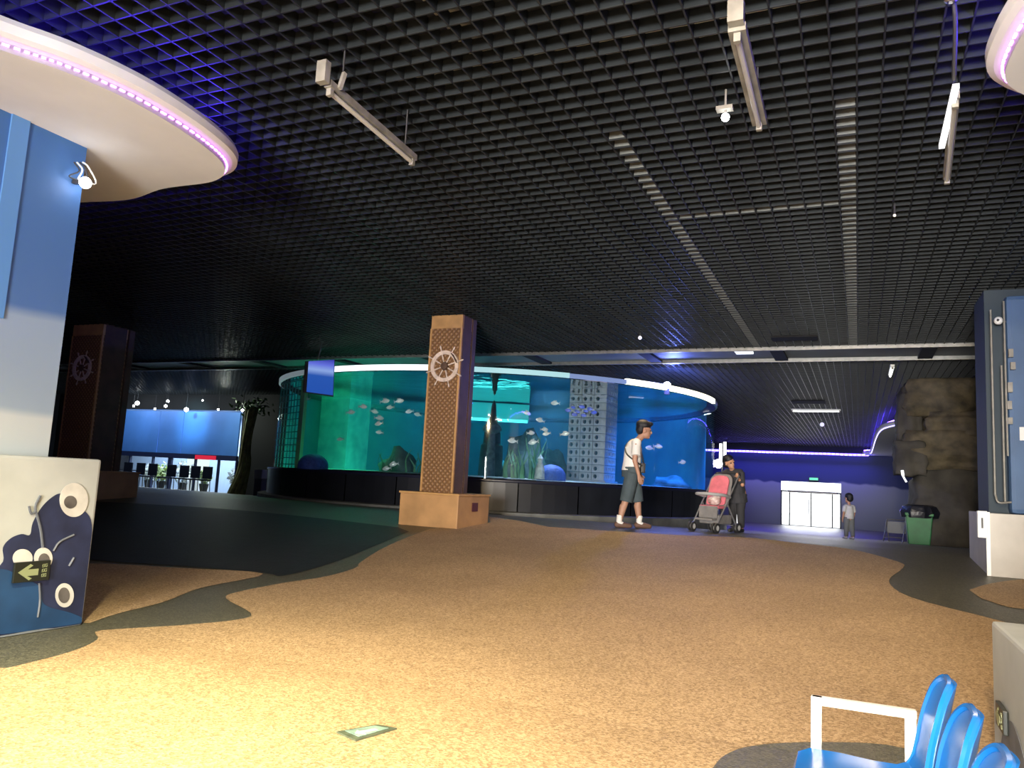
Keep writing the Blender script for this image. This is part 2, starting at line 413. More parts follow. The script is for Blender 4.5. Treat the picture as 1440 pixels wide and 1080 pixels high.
# pipes and ducts hung above the grid, seen through its cells
for x, r, m in ((-2.45, .07, 'p'), (-.22, .11, 'p'), (-8.2, .09, 'p'), (3.2, .08, 'p')):
    one('ceiling_pipe', MB().tube([(x, 1.0, CEIL+.32), (x, 14.6, CEIL+.32)], r, 10), P('pipe_grey_%d' % int(x*10), (.42, .42, .39), .5, var=(2, .3)),
        {-2.45: 'thin grey pipe above the grid between the two unlit battens', -.22: 'thick grey pipe above the grid beside the white ceiling dome', -8.2: 'grey pipe above the grid over the dark floor', 3.2: 'grey pipe above the grid beyond the blue pillar'}[x], 'pipe', smooth=True)
one('air_duct', MB().box(-9, 6, 5.6, 6.5, CEIL+.45, CEIL+.95), P('duct_metal', (.22, .21, .19), .5, .3, var=(2, .3)), 'wide grey air duct crossing above the ceiling grid', 'duct')

# ------------------------------------------------------------------ walls
mb = MB().box(XL-.2, XL, YB, YF, -.6, 5.1); struct('wall_left', mb, DWALL)
mb = MB().box(XR, XR+.2, YB, YF, -.6, 5.1); struct('wall_right', mb, DWALL)
mb = MB()
EX0, EX1, EZ = -1.7, 1.2, 2.3
mb.box(XL, EX0, YB-.2, YB, -.1, 5.1).box(EX1, XR, YB-.2, YB, -.1, 5.1).box(EX0, EX1, YB-.2, YB, EZ, 5.1)
struct('wall_behind', mb, P('entrance_wall', (.10, .11, .13), .7))
mb = MB()
for x in (EX0, -.28, EX1-.06): mb.box(x, x+.06, YB-.15, YB-.05, 0, EZ)
mb.box(EX0, EX1, YB-.15, YB-.05, EZ-.06, EZ)
struct('door_2', mb, GREYM, 'open grey framed entrance doorway')
struct('wall_shade_block', MB().box(-7.6, -7.4, YB, 1.6, -.1, 5.0), P('partition_paint', (.25, .3, .4), .7), 'added unseen partition blocking light from the entrance to the mural pillar')  # unseen wall added to keep daylight off the left side
ls = thing('led_sign', 'red led sign over the entrance doorway', 'sign', (-.25, YB+.06, 2.75)); MB().box(-1.1, .6, YB+.01, YB+.06, 2.6, 3.1).build('housing', DGREY, ls)
mb = MB()
for i in range(4):
    x = -.98+.40*i; mb.box(x, x+.05, YB+.06, YB+.07, 2.68, 3.02).box(x+.24, x+.29, YB+.06, YB+.07, 2.68, 3.02).box(x, x+.29, YB+.06, YB+.07, 2.83, 2.88).box(x+.1, x+.15, YB+.06, YB+.07, 2.65, 3.05)
mb.build('strokes', E_('led_sign_red', (1, .04, .15), 45), ls)['kind'] = 'stuff'
# far wall with mural and glass doors
YW = 45.0
def wp(px, py): p = aty(px, py, YW); return p
dL, dR, dT, dB = -3.88, -.84, 1.93, -.5
WALLM = banded('far_wall_mural', [(-.5, (.30, .36, .34)), (1.9, (.33, .38, .39)), (1.99, (.035, .06, .15)), (4, (.03, .05, .14))], .55, .55)
mb = MB().box(XL, dL, YW, YW+.2, -.6, 5.1).box(dR, XR, YW, YW+.2, -.6, 5.1).box(dL, dR, YW, YW+.2, dT, 5.1)
struct('wall_back', mb, WALLM, 'far wall painted dark blue above a grey green ridge line')
mb = MB().box(-9, 3.5, YW-.35, YW-.002, 3.5, 3.88); struct('trim_1', mb, DWALL, 'dark soffit along the top of the far wall')
st = thing('led_strip', 'blue led strip along the top of the far mural wall', 'led strip', (-3, YW-.4, 3.47))
mb = MB(); x = -8.0
while x < .45:
    mb.box(x, x+.13, YW-.44, YW-.40, 3.44+.02*math.sin(x*3), 3.50+.02*math.sin(x*3)); x += .21
mb.build('led', LEDBW, st)['kind'] = 'stuff'
mb = MB().box(-8.1, .5, YW-.40, YW-.37, 3.42, 3.53); mb.build('channel', LEDB, st)
# doors
FRM = P('door_frame_dark', (.03, .03, .035), .5)
ds = thing('door_1', None, None, (-2.35, YW, dB), kind='structure'); ds['label'] = 'pair of bright glass doors under a glowing transom pane'
CLEAR = glassy('clear_door_glass', (.97, .98, .98), .05)
mb = MB()
for x in (dL, dL+.42, dL+1.52, dR-.46, dR-.06): mb.box(x, x+.06, YW-.02, YW+.08, dB, 1.42)
mb.box(dL, dR, YW-.02, YW+.08, 1.36, 1.44); mb.box(dL, dR, YW-.02, YW+.08, dB, dB+.07)
mb.build('frame', FRM, ds)
for a, b in ((dL+.06, dL+.42), (dL+.48, dL+1.52), (dL+1.58, dR-.46), (dR-.40, dR-.06)):
    MB().box(a, b, YW+.02, YW+.035, dB+.07, 1.36).build('pane', CLEAR, ds)
for x in (dL+1.44, dL+1.64): MB().tube([(x, YW-.05, .2), (x, YW-.05, 1.0)], .02).build('handle', STEEL, ds)
mb = MB().box(dL, dR, YW+.02, YW+.035, 1.44, dT).build('transom_pane', CLEAR, ds)
one('air_curtain', MB().box(dL+.35, dR-.15, YW-.2, YW-.02, 1.33, 1.46), GREYM, 'slim grey air curtain across the top of the glass doors', 'air curtain', bevel=.04)
es = thing('exit_sign', 'small green lit exit sign above the far glass doors', 'exit sign', (-2.2, YW-.03, 2.1))
MB().box(-2.45, -1.95, YW-.06, YW-.01, 2.03, 2.2).build('housing', DGREY, es); MB().box(-2.42, -1.98, YW-.07, YW-.06, 2.05, 2.18).build('face', E_('exit_green', (.15, .8, .55), 1.2), es)
mb = MB().box(-14, 12, YW+.3, YW+30, -.7, -.5); tag(mb.build('ground_outside', P('pale_paving', (.75, .75, .72), .8)), kind='structure', label='pale paving outside the doors')

# ------------------------------------------------------------------ pillars
def ring_offset(pts, d):
    c = sum((Vector(p) for p in pts), Vector())/len(pts); n = len(pts); out = []
    for i, p in enumerate(pts):
        t = (Vector(pts[(i+1) % n]) - Vector(pts[i-1])); nrm = Vector((t.y, -t.x, 0)).normalized()
        if nrm.dot(Vector(p)-c) < 0: nrm = -nrm
        out.append(Vector(p) + nrm*d)
    return out
def soffit_disc(loop, z, label, ledlabel, led=None):
    """curved white ceiling island: flat underside, led cove, flared rim"""
    pts = [Vector((p[0], p[1], z)) for p in smooth_loop([Vector((*p, 0)) for p in loop], 8)]
    c = sum(pts, Vector())/len(pts); root = thing('ceiling_island', label, 'ceiling panel', (c.x, c.y, z))
    prof = [(.0, .0), (.0, .055), (.05, .06), (.085, .075), (.09, .13), (.07, .17), (-.1, .19)]
    n = len(pts); mb = MB(); rings = [[q + Vector((0, 0, h)) for q in ring_offset(pts, d)] for d, h in prof]
    vs = [q for r in rings for q in r]; fs = [(i*n+j, i*n+(j+1) % n, (i+1)*n+(j+1) % n, (i+1)*n+j) for i in range(len(prof)-1) for j in range(n)]
    mb.add(vs, fs); mb.build('rim', DISCW, root)
    mb = MB().prism([q for q in rings[0]], (0, 0, .16)); mb.build('underside', DISCW, root)
    mb = MB(); lp = ring_offset(pts, .012)
    for i in range(n):
        a, b = lp[i], lp[(i+1) % n]; L = (b-a).length; k = max(1, int(L/.045))
        for j in range(k):
            p = a.lerp(b, (j+.15)/k); q = a.lerp(b, (j+.75)/k)
            mb.bar(p + Vector((0, 0, .034)), q + Vector((0, 0, .034)), .014, .012)
    o = mb.build('led_strip', led or LEDP, root); o['kind'] = 'stuff'; o['label'] = ledlabel
    gp = [p + Vector((0, 0, .215)) for p in ring_offset(pts, -.07)]
    MB().tube(gp + [gp[0]], .012, 5, False).build('upper_glow_strip', GLOWUP, root)  # hidden strip added to throw blue glow on the ceiling
    return root
def loop_from(pixels, z): return [(p.x, p.y) for p in (atz(*q, z) for q in pixels)]
def pillar4():
    root = thing('mural_pillar', 'square pillar painted blue fading to pale grey with a bubble mural on its base', 'pillar', (-6.3, 2.8, 0))
    MB().box(-7.3, -5.27, 1.9, 3.67, 1.19, CEIL+.4).build('shaft', PILB, root)
    MB().box(-5.27, -5.255, 3.10, 3.225, 2.1, 3.5).build('painted_stripe', PSTRIPE, root)
    b = MB().box(-7.5, -5.11, 1.6, 3.98, 0, 1.19).build('base', BASEW, root, bevel=.02)
    X = -5.108
    def mural(pxs, name, mat, d=0., smooth=True):
        q = [atx(*p, X) for p in pxs]
        if smooth: q = smooth_loop(q, 5)
        q = [Vector((X + d, p.y, min(max(p.z, .01), 1.17))) for p in q if True]
        for p in q: p.y = min(p.y, 3.965)
        MB().prism(q, (.002, 0, 0)).build(name, mat, b)
    mural([(-60,895),(-60,820),(0,795),(4,770),(15,757),(30,751),(42,752),(46,735),(58,714),(72,700),(85,694),(100,700),(117,716),(129,738),(125,800),(121,875),(60,884)], 'painted_mound', MURALD)
    mural([(-60,896),(-60,812),(0,800),(30,812),(55,825),(62,850),(100,862),(119,874),(60,884),(0,892)], 'painted_mound', MURALB, .003)
    for cx, cy_, rx, ry in ((103,703,20,24),(31,785,14,13),(60,785,13,15),(90,837,13,17)):
        mural([(cx+rx*math.cos(a*PI/6), cy_+ry*math.sin(a*PI/6)) for a in range(12)], 'painted_bubble', BUBW, .005, True)
    for cx, cy_, rx, ry in ((98,706,9,9),(61,788,8,10),(89,837,8,11)):
        mural([(cx+rx*math.cos(a*PI/6), cy_+ry*math.sin(a*PI/6)) for a in range(12)], 'painted_bubble_core', BUBD, .007, True)
    for pth in ([(60,770),(57,745),(52,725),(50,712),(57,697)], [(50,720),(44,722),(41,712)], [(55,820),(56,845),(53,868)], [(75,775),(84,762),(104,752)], [(97,796),(104,784)]):
        q = smooth_path([atx(*p, X+.006) for p in pth], 4); MB().tube(q, .008, 5).build('painted_weed', MURALG, b)
    return root
pillar4()
SGNB = P('sign_black', (.012, .016, .012), .4); SGNG = P('sign_pale_green', (.26, .29, .15), .4)
def exit_plate(face_x, pxs, label, side):
    """small evacuation sign with an arrow and two lines of characters, fixed on a face x = const"""
    q = [atx(*p, face_x) for p in pxs]; y0 = min(p.y for p in q); y1 = max(p.y for p in q); z0 = min(p.z for p in q); z1 = max(p.z for p in q)
    w, h = y1-y0, z1-z0; s = side
    r = thing('exit_sign', label, 'exit sign', (face_x, (y0+y1)/2, z0))
    f = sorted((face_x + s*.001, face_x + s*.02)); MB().box(f[0], f[1], y0, y1, z0, z1).build('housing', SGNB, r, bevel=.004)
    X = face_x + s*.0205
    def yy(t): return y0 + t*w if s > 0 else y1 - t*w
    arrow = [(.10,.5),(.42,.88),(.50,.80),(.36,.62),(.66,.62),(.66,.30),(.36,.30),(.50,.16),(.42,.08)]
    MB().prism([(X, yy(a), z0+b*h) for a, b in arrow], (s*.002, 0, 0)).build('arrow', SGNG, r)
    mb = MB()
    for row in (.28, .52, .76):
        for a, b, c, d in ((.76,.90,-.09,-.06),(.76,.90,.05,.08),(.82,.845,-.09,.08),(.76,.785,-.03,.08),(.88,.90,-.05,.02)):
            ya, yb = sorted((yy(a), yy(b))); xa, xb = sorted((X, X+s*.002)); mb.box(xa, xb, ya, yb, z0+(row+c)*h, z0+(row+d)*h)
    mb.build('characters', SGNG, r)
exit_plate(-5.098, [(19,791),(66,815)], 'black evacuation sign with a pale left arrow on the bubble mural', 1)
islandA = [(p[0], p[1]) for p in ((-4.50,2.53),(-4.35,2.87),(-4.28,3.32),(-4.34,3.86),(-4.50,4.27),(-4.82,4.47),(-5.38,4.47),(-5.89,4.575),(-6.33,4.52),(-7.2,4.3),(-7.9,3.6),(-7.8,2.6),(-7.3,1.6),(-6.3,1.0),(-5.3,1.2),(-4.75,1.9))]
soffit_disc(islandA, 3.5, 'large wavy white ceiling island round the mural pillar', 'violet led strip edging the large white ceiling island')
# dome lamp and wiring on the pillar corner
lm = thing('wall_lamp', 'round white lamp with loose wires on the mural pillar corner', 'lamp', (-5.2, 3.68, 3.1))
p = atx(120, 257, -5.16); MB().ball(p, .042).build('globe', LAMP_ON, lm, smooth=True)
MB().bar((p.x-.1, p.y-.02, p.z+.01), p, .03).build('bracket', DGREY, lm)
for k in range(4):
    a = atx(104+4*k, 228, -5.24); MB().tube(smooth_path([a, a+Vector((.03,.03,-.06+.01*k)), a+Vector((.01,.05*k-.03,-.12)), Vector((p.x-.06, p.y, p.z+.02))], 4), .006, 5).build('wire', [DGREY, WHITE][k % 2], lm)

def wood_pillar(x0, x1, y0, y1, zt, base, label, dark=False):
    """brown clad column: plinth, carved shaft with side pilaster, smooth capital"""
    bx0, bx1, by0, by1, bz0, bz1 = base
    r = thing('wooden_pillar', label, 'pillar', ((x0+x1)/2, (y0+y1)/2, bz0))
    MB().box(bx0, bx1, by0, by1, bz0-.1, bz1-.03).build('plinth', WARM, r, bevel=.012)
    MB().box(bx0-.015, bx1+.015, by0-.015, by1+.015, bz1-.03, bz1).build('plinth_top', CAP, r)
    cz = zt-.52
    MB().box(x0, x1, y0, y1-.17, bz1, cz).build('shaft', CARV, r)
    MB().box(x0+.03, x1-.025, y1-.17, y1-.13, bz1, zt).build('groove', DKWOOD, r)
    MB().box(x0, x1, y1-.13, y1, bz1, zt).build('pilaster', DKWOOD, r)
    MB().box(x0-.004, x1+.004, y0-.006, y1-.17, cz, zt).build('capital', CAP, r, bevel=.01)
    MB().box(x1, x1+.006, y0+.05, y1-.2, bz1, zt).build('side_panel', DKWOOD, r)
    mb = MB()
    for xx in (x0-.012, x1-.02): mb.box(xx, xx+.032, y0-.012, y0+.02, bz1, cz)
    mb.build('corner_bead', CAP, r)
    return r
wood_pillar(-6.63, -6.04, 11.15, 11.68, CEIL+.3, (-6.77, -5.70, 10.75, 11.86, .40, .935), 'brown carved pillar on a plain plinth in front of the aquarium')
wood_pillar(-14.85, -13.95, 10.55, 11.3, CEIL+.3, (-14.98, -13.6, 10.15, 11.5, .38, .95), 'brown carved pillar in deep shade behind the mural pillar')
def ship_wheel(c, r, label, tilt=.3):
    root = thing('ship_wheel', label, 'ship wheel', c, 'ship wheels on the brown pillars'); c = Vector(c)
    mb = MB()
    for k in range(2):
        rr = r*(.66+.0*k); ring = [c + Vector((rr*math.cos(t*PI/12), -.02, rr*math.sin(t*PI/12))) for t in range(25)]
    mb.lathe([(r*.56, -.035), (r*.74, -.035), (r*.74, .0), (r*.56, .0), (r*.56, -.035)], c, 28, 'y'); mb.build('rim', WHEELM, root, smooth=True)
    MB().lathe([(0, -.06), (r*.17, -.055), (r*.2, -.03), (r*.2, 0)], c, 16, 'y').build('hub', DKWOOD, root, smooth=True)
    for k in range(8):
        a = tilt + k*PI/4; d = Vector((math.cos(a), 0, math.sin(a)))
        MB().tube([c + d*r*.15 + Vector((0, -.02, 0)), c + d*r*.55 + Vector((0, -.02, 0)), c + d*r*.75 + Vector((0, -.02, 0)), c + d*r*.82 + Vector((0, -.02, 0)), c + d*r*.93 + Vector((0, -.02, 0)), c + d*r*1.02 + Vector((0, -.02, 0))],
                  [.011, .014, .012, .009, .017, .008], 7).build('spoke', WHEELM, root, smooth=True)
    for k in (0, 3):
        a = tilt + .39 + k*PI/2*1.3; d = Vector((math.cos(a), 0, math.sin(a))); s = Vector((-d.z, 0, d.x))
        MB().bar(c + d*r*.65 - s*r*.22 + Vector((0, -.037, 0)), c + d*r*.65 + s*r*.22 + Vector((0, -.037, 0)), .07, .01).build('band', DKWOOD, root)
    return root
ship_wheel((-6.31, 11.14, 3.03), .36, 'bleached ship wheel on the front of the pillar before the aquarium')
ship_wheel((-14.4, 10.53, 3.0), .36, 'shadowed ship wheel on the pillar behind the mural pillar', .5)
one('wall_plaque', MB().box(-5.699, -5.688, 11.22, 11.42, .66, .80), P('plaque_dark_red', (.09, .02, .025), .5), 'small dark plaque on the side of the plinth', 'plaque')

# right blue pillar
def pillar3():
    r = thing('blue_pillar', 'plain blue pillar on a white base with conduits on its corner', 'pillar', (2.2, 11.2, .4))
    MB().box(1.66, 2.9, 10.9, 12.1, 1.11, CEIL-.12).build('shaft', PILBLUE, r, bevel=.06)
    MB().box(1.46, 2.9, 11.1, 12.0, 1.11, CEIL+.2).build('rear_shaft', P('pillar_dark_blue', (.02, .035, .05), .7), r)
    MB().box(1.38, 3.1, 10.6, 12.3, .3, 1.11).build('base', P('base_cream_paint', (.48, .455, .42), .6, var=(4, .08)), r, bevel=.01)
    MB().box(1.36, 1.40, 10.585, 10.62, .39, 1.12).build('corner_guard', P('bright_white_trim', (.85, .85, .82), .5), r)
    for a, z0, z1 in ((1.50, 1.33, 3.6), (1.64, 1.8, 3.7), (1.60, 1.25, 2.9)):
        MB().tube([(a, 10.88, z0), (a, 10.88, z1)], .012, 6).build('conduit', OFFW, r)
    for px, py, h in ((1421,497,.10),(1424,515,.09),(1420,545,.12),(1419,570,.10),(1420,592,.08)):
        p = aty(px, py, 10.88); MB().box(p.x-.025, p.x+.025, 10.84, 10.9, p.z-h/2, p.z+h/2).build('junction_box', OFFW, r)
    MB().tube(smooth_path([(1.50,10.87,1.33),(1.53,10.85,1.24),(1.66,10.86,1.25)], 4), .012, 6).build('conduit', OFFW, r)
    return r
pillar3()
p = aty(1438, 610, 10.89); one('wall_plaque', MB().box(p.x-.03, p.x+.1, 10.885, 10.899, p.z-.08, p.z+.08), P('plaque_white', (.7, .72, .72), .5), 'small white plaque on the plain blue pillar', 'plaque')
bx = thing('power_box', 'white switch box hung on the corner of the white pillar base', 'box', (1.31, 10.62, .8))
MB().box(1.275, 1.375, 10.57, 10.66, .82, 1.13).build('body', P('white_box', (.85, .85, .8), .5), bx, bevel=.008); MB().box(1.31, 1.33, 10.564, 10.571, .93, 1.05).build('slot', DGREY, bx)
cc = thing('security_camera', 'white round security camera beside the blue pillar conduits', 'camera', tuple(aty(1405, 450, 10.87)))
p = aty(1404, 451, 10.85); MB().ball(p, .05).build('dome', P('camera_white', (.8, .8, .78), .4), cc, smooth=True); MB().ball(p + Vector((-.01, -.042, 0)), .016).build('lens', DGREY, cc, smooth=True)
MB().bar(p, (1.66, 10.93, p.z), .02).build('arm', OFFW, cc)

# near right base
def pillar5():
    r = thing('mural_pillar', 'low white pillar base with dark mural paint beside the blue chairs', 'pillar', (1.6, 2.8, 0))
    MB().box(.552, 2.9, 1.2, 4.20, 0, .68).build('base', BASEW, r, bevel=.015)
    MB().box(1.3, 2.6, 1.5, 3.7, .68, CEIL).build('shaft', PILB, r)
    q = smooth_loop([Vector((.550, 3.98, .02)), Vector((.550, 3.95, .25)), Vector((.550, 3.7, .36)), Vector((.550, 3.4, .25)), Vector((.550, 3.1, .02))], 5)
    MB().prism([Vector((.550, p.y, max(p.z, .015))) for p in q], (-.002, 0, 0)).build('painted_mound', MURALG, r)
pillar5()
exit_plate(.549, [(1407,985),(1419,1036)], 'narrow green evacuation sign on the low white pillar base', -1)
islandB = [(.73,4.30),(.78,4.75),(1.2,5.1),(1.9,5.0),(2.6,4.6),(3.2,3.8),(3.3,2.8),(2.9,1.6),(2.0,1.2),(1.2,1.5),(.95,2.3),(1.0,3.0),(.85,3.7)]
soffit_disc(islandB, 3.5, 'white ceiling island above the low white pillar base', 'violet led strip edging the island above the low base')
# third island round a far blue column beyond the rock pillar
islandC = [(.62,44.3),(.62,42.5),(.63,38),(.63,33.0),(.69,28.75),(.89,26.95),(1.33,25.8),(2.2,25.2),(3.4,25.3),(4.5,26),(5,28),(5,33),(5,38),(5,44.3)]
soffit_disc(islandC, 3.45, 'white ceiling island lit blue beyond the rock pillar', 'blue led strip edging the island beyond the rock pillar', LEDBW)
far = thing('blue_pillar', 'blue and grey pillar under the far blue lit island', 'pillar', (2.2, 27, .0))
MB().box(1.75, 3.0, 26.3, 27.6, -.1, 3.5).build('shaft', WALLM, far); MB().box(1.65, 3.1, 26.2, 27.7, -.15, .6).build('base', BASEW, far)

# ------------------------------------------------------------------ aquarium
TC = Vector((-9.456, 19.942, 0)); TR = 6.07; GB, GT = 1.2, 3.42
def cyl(px, py, r=TR):
    d = ray(px, py); a = d.x**2+d.y**2; b = -2*(d.x*TC.x+d.y*TC.y); c = TC.x**2+TC.y**2-r*r; D = max(b*b-4*a*c, 0)
    t1, t2 = (-b-math.sqrt(D))/2/a, (-b+math.sqrt(D))/2/a
    return ORG+d*t1, ORG+d*t2
def ang(px, py=540): p, _ = cyl(px, py); return math.atan2(p.y-TC.y, p.x-TC.x)
def intank(px, py, k):
    a, b = cyl(px, py); return a.lerp(b, k)
tank = thing('aquarium', 'huge round aquarium with teal to deep blue water on a black base', 'aquarium', (TC.x, TC.y, 0))
BASEK = P('tank_base_black', (.010, .012, .018), .35, var=(2, .3))
for k in range(30):
    a0 = -PI + k*2*PI/30
    mb = MB().lathe([(TR+.10, -.5), (TR+.10, GB-.06), (TR+.06, GB-.05), (TR-.3, GB-.05)], TC, 5, 'z', a0+.002, a0+2*PI/30-.002); mb.build('base_panel', BASEK, tank)
MB().lathe([(TR+.12, GB-.06), (TR+.13, GB-.03), (TR+.12, GB+.0), (TR-.1, GB+.0)], TC, 90).build('base_rail', P('rail_navy', (.01, .012, .03), .3), tank, smooth=True)
MB().lathe([(TR+.32, -.3), (TR+.32, .545), (TR+.10, .56)], TC, 90).build('kerb', P('kerb_grey', (.14, .15, .15), .5, var=(3, .3)), tank)
GLASS = glassy('acrylic_wall', (.93, .97, .98), .055, .03)
MB().lathe([(TR, GB), (TR, GT)], TC, 120).build('acrylic_wall', GLASS, tank, smooth=True)
# rim: clear cap ring, its lit look painted as glow of different colours
def arc_part(name, a0, a1, z0, z1, r0, r1, mat, n=24):
    return MB().lathe([(r0, z0), (r1, z0), (r1, z1), (r0, z1), (r0, z0)], TC, n, 'z', a0, a1).build(name, mat, tank, smooth=True)
aL, a1_, a2_, a3_, aR = ang(386), ang(602), ang(800), ang(880), ang(1004, 560)
RW = E_('rim_glow_white', (.90, .97, 1.0), 1.6); RC = E_('rim_glow_cyan', (.50, .85, .90), .85); RB = E_('rim_glow_blue', (.30, .42, .80), .65); RY = E_('rim_glow_warm', (1.0, .97, .70), 2.4)
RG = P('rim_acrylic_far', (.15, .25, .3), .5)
arc_part('rim_band', ang(430), a1_, GT, GT+.115, TR-.05, TR+.03, RW); arc_part('rim_band', a1_, a2_, GT, GT+.10, TR-.05, TR+.03, RC)
arc_part('rim_band', a2_, a3_, GT, GT+.09, TR-.05, TR+.03, RB); arc_part('rim_band', a3_, aR, GT, GT+.12, TR-.05, TR+.03, RY)
arc_part('rim_band', aL-.25, ang(430), GT, GT+.11, TR-.05, TR+.03, P('rim_acrylic_dull', (.35, .4, .42), .4, emit=(.4, .5, .55), es=.35))
arc_part('rim_band', aR, aL-.25+2*PI, GT, GT+.1, TR-.05, TR+.03, RG, 60)
SAND = P('tank_sand', (.30, .34, .30), .8, var=(3, .3), bump=(12, .4))
MB().lathe([(TR-.08, GB+.02), (TR*.6, GB+.06), (.01, GB+.08)], TC, 60).build('sand_bed', SAND, tank)
BACK = P('tank_backdrop_blue', (.10, .30, .42), .8, var=(.8, .35, (.12, .42, .45)))
MB().lathe([(TR-.25, GB), (TR-.25, GT-.1)], TC, 60, 'z', aR+.12, aL-.12+2*PI).build('backdrop', BACK, tank, smooth=True)
# water body
wm = bpy.data.materials.new('aquarium_water'); wm.use_nodes = True; nt = wm.node_tree; nt.nodes.clear()
wo = nt.nodes.new('ShaderNodeOutputMaterial'); wt = nt.nodes.new('ShaderNodeBsdfTransparent'); nt.links.new(wt.outputs[0], wo.inputs[0])
va = nt.nodes.new('ShaderNodeVolumeAbsorption'); va.inputs[0].default_value = (.10, .68, .86, 1); va.inputs[1].default_value = .13
vsn = nt.nodes.new('ShaderNodeVolumeScatter'); vsn.inputs[0].default_value = (.25, .75, .9, 1); vsn.inputs[1].default_value = .03
av = nt.nodes.new('ShaderNodeAddShader'); nt.links.new(va.outputs[0], av.inputs[0]); nt.links.new(vsn.outputs[0], av.inputs[1]); nt.links.new(av.outputs[0], wo.inputs[1])
mb = MB().lathe([(TR-.04, GB+.015), (TR-.04, GT-.03)], TC, 90); nn = 90
mb.f.append(tuple(range(nn))); mb.mi.append(0); mb.f.append(tuple(range(nn, 2*nn))); mb.mi.append(0)
wat = mb.build('water', wm, tank)
sm = bpy.data.materials.new('water_surface'); sm.use_nodes = True; nt = sm.node_tree; nt.nodes.clear()
so = nt.nodes.new('ShaderNodeOutputMaterial'); sg = nt.nodes.new('ShaderNodeBsdfGlass'); sg.inputs['IOR'].default_value = 1.333; sg.inputs['Roughness'].default_value = .03
sn = nt.nodes.new('ShaderNodeTexNoise'); sn.inputs['Scale'].default_value = 1.6; sn.inputs['Detail'].default_value = 2; sb = nt.nodes.new('ShaderNodeBump'); sb.inputs['Strength'].default_value = .25; sb.inputs['Distance'].default_value = .05
stc = nt.nodes.new('ShaderNodeTexCoord'); nt.links.new(stc.outputs['Object'], sn.inputs['Vector']); nt.links.new(sn.outputs['Fac'], sb.inputs['Height']); nt.links.new(sb.outputs['Normal'], sg.inputs['Normal']); nt.links.new(sg.outputs[0], so.inputs[0])
ws = MB().lathe([(.01, GT-.02), (TR-.02, GT-.02)], TC, 72).build('water_surface', sm, tank)
for f_ in ws.data.polygons:
    if f_.normal.z < 0: f_.flip()
# floodlights over the water
def tank_lamp(px, k, power, col, sx=1.0, z=3.30, aim=None):
    p = intank(px, 600, k); p.z = z
    o = area_light('aquarium_floodlight', p, (0, 0, 0), sx, sx, power, col, math.radians(100))
    if aim is not None: o.rotation_euler = (Vector(aim)-p).to_track_quat('-Z', 'Y').to_euler()
    return o
# inside the tank -------------------------------------------------
BLOCKM = P('vent_block_clay', (.58, .46, .46), .8, var=(5, .2))
BHOLE = P('block_hole_dark', (.03, .035, .05), .9)
bt = thing('vent_block_tower', 'tall square tower of perforated vent blocks inside the aquarium', 'block tower', (-6.4, 19.4, GB))
cw = .34; rows = 13; bh = (CEIL-GB-.1)/rows
def vent_block():
    """one hollow block: face with a round and a slotted opening, local frame x across, y depth, z up"""
    bm = bmesh.new(); w, h = cw-.012, bh-.012; D = .12
    def loop(cx, cz, rx, rz, n=10): return [(cx+rx*math.cos(2*PI*i/n), cz+rz*math.sin(2*PI*i/n)) for i in range(n)]
    outer = [(-w/2, -h/2), (w/2, -h/2), (w/2, h/2), (-w/2, h/2)]
    holes = [loop(-w*.22, 0, w*.15, h*.30), loop(w*.24, 0, w*.09, h*.32)]
    def addl(pts, y):
        vs = [bm.verts.new((a, y, b)) for a, b in pts]; return vs, [bm.edges.new((vs[i], vs[(i+1) % len(vs)])) for i in range(len(vs))]
    f_loops = [addl(outer, 0)] + [addl(h_, 0) for h_ in holes]
    bmesh.ops.triangle_fill(bm, edges=[e for _, es_ in f_loops for e in es_], use_beauty=True)
    for (vs, _), d in zip(f_loops, (D, .10, .10)):
        back = [bm.verts.new((v.co.x, d, v.co.z)) for v in vs]; n = len(vs)
        for i in range(n): bm.faces.new((vs[i], vs[(i+1) % n], back[(i+1) % n], back[i]))
        if d < D:
            f = bm.faces.new(back); f.material_index = 1
    bmesh.ops.recalc_face_normals(bm, faces=bm.faces)
    me = bpy.data.meshes.new('vent_block'); bm.to_mesh(me); bm.free(); me.materials.append(BLOCKM); me.materials.append(BHOLE); return me
vb = vent_block()
MB().box(-6.76, -6.04, 19.04, 19.76, GB, CEIL).build('core', BHOLE, bt)
MB().box(-6.96, -5.84, 18.84, 19.96, GB, GB+.1).build('footing', BLOCKM, bt)
for s in range(2):                       # the two faces seen through the glass: front (-Y) and side (+X)
    for i in range(3):
        for r_ in range(rows):
            z = GB+.1+bh*(r_+.5)
            if s == 0: o = shared('vent_block', vb, (-6.4+(i-1)*cw-bt.location.x, 19.4-.5-bt.location.y, z-GB), bt)
            else:
                o = shared('vent_block', vb, (-6.4+.5-bt.location.x, 19.4+(i-1)*cw-bt.location.y, z-GB), bt); o.rotation_euler = (0, 0, PI/2)
# column lit green
MB().box(-14.95, -13.9, 18.9, 20.0, GB, CEIL).build('column', P('tank_column', (.35, .62, .42), .7, var=(3, .25)), tank)
# netting tower at the left
NETM = P('net_blue_grey', (.12, .2, .28), .7)
net = thing('net_panel', 'pale square mesh screen at the far left side inside the aquarium', 'net', tuple(intank(402, 655, .25)))
pA, pB = intank(391, 600, .35), intank(424, 600, .12)
mb = MB()
for i in range(9):
    q = pA.lerp(pB, i/8); mb.bar((q.x, q.y, GB+.02), (q.x, q.y, GT-.06), .02)
for j in range(14):
    z = GB+.1+j*.16; mb.bar((pA.x, pA.y, z), (pB.x, pB.y, z), .018)
mb.build('mesh', NETM, net)
MB().bar((pB.x, pB.y, GB), (pB.x, pB.y, GT-.05), .12).build('post', P('net_post_green', (.2, .4, .22), .7), net)
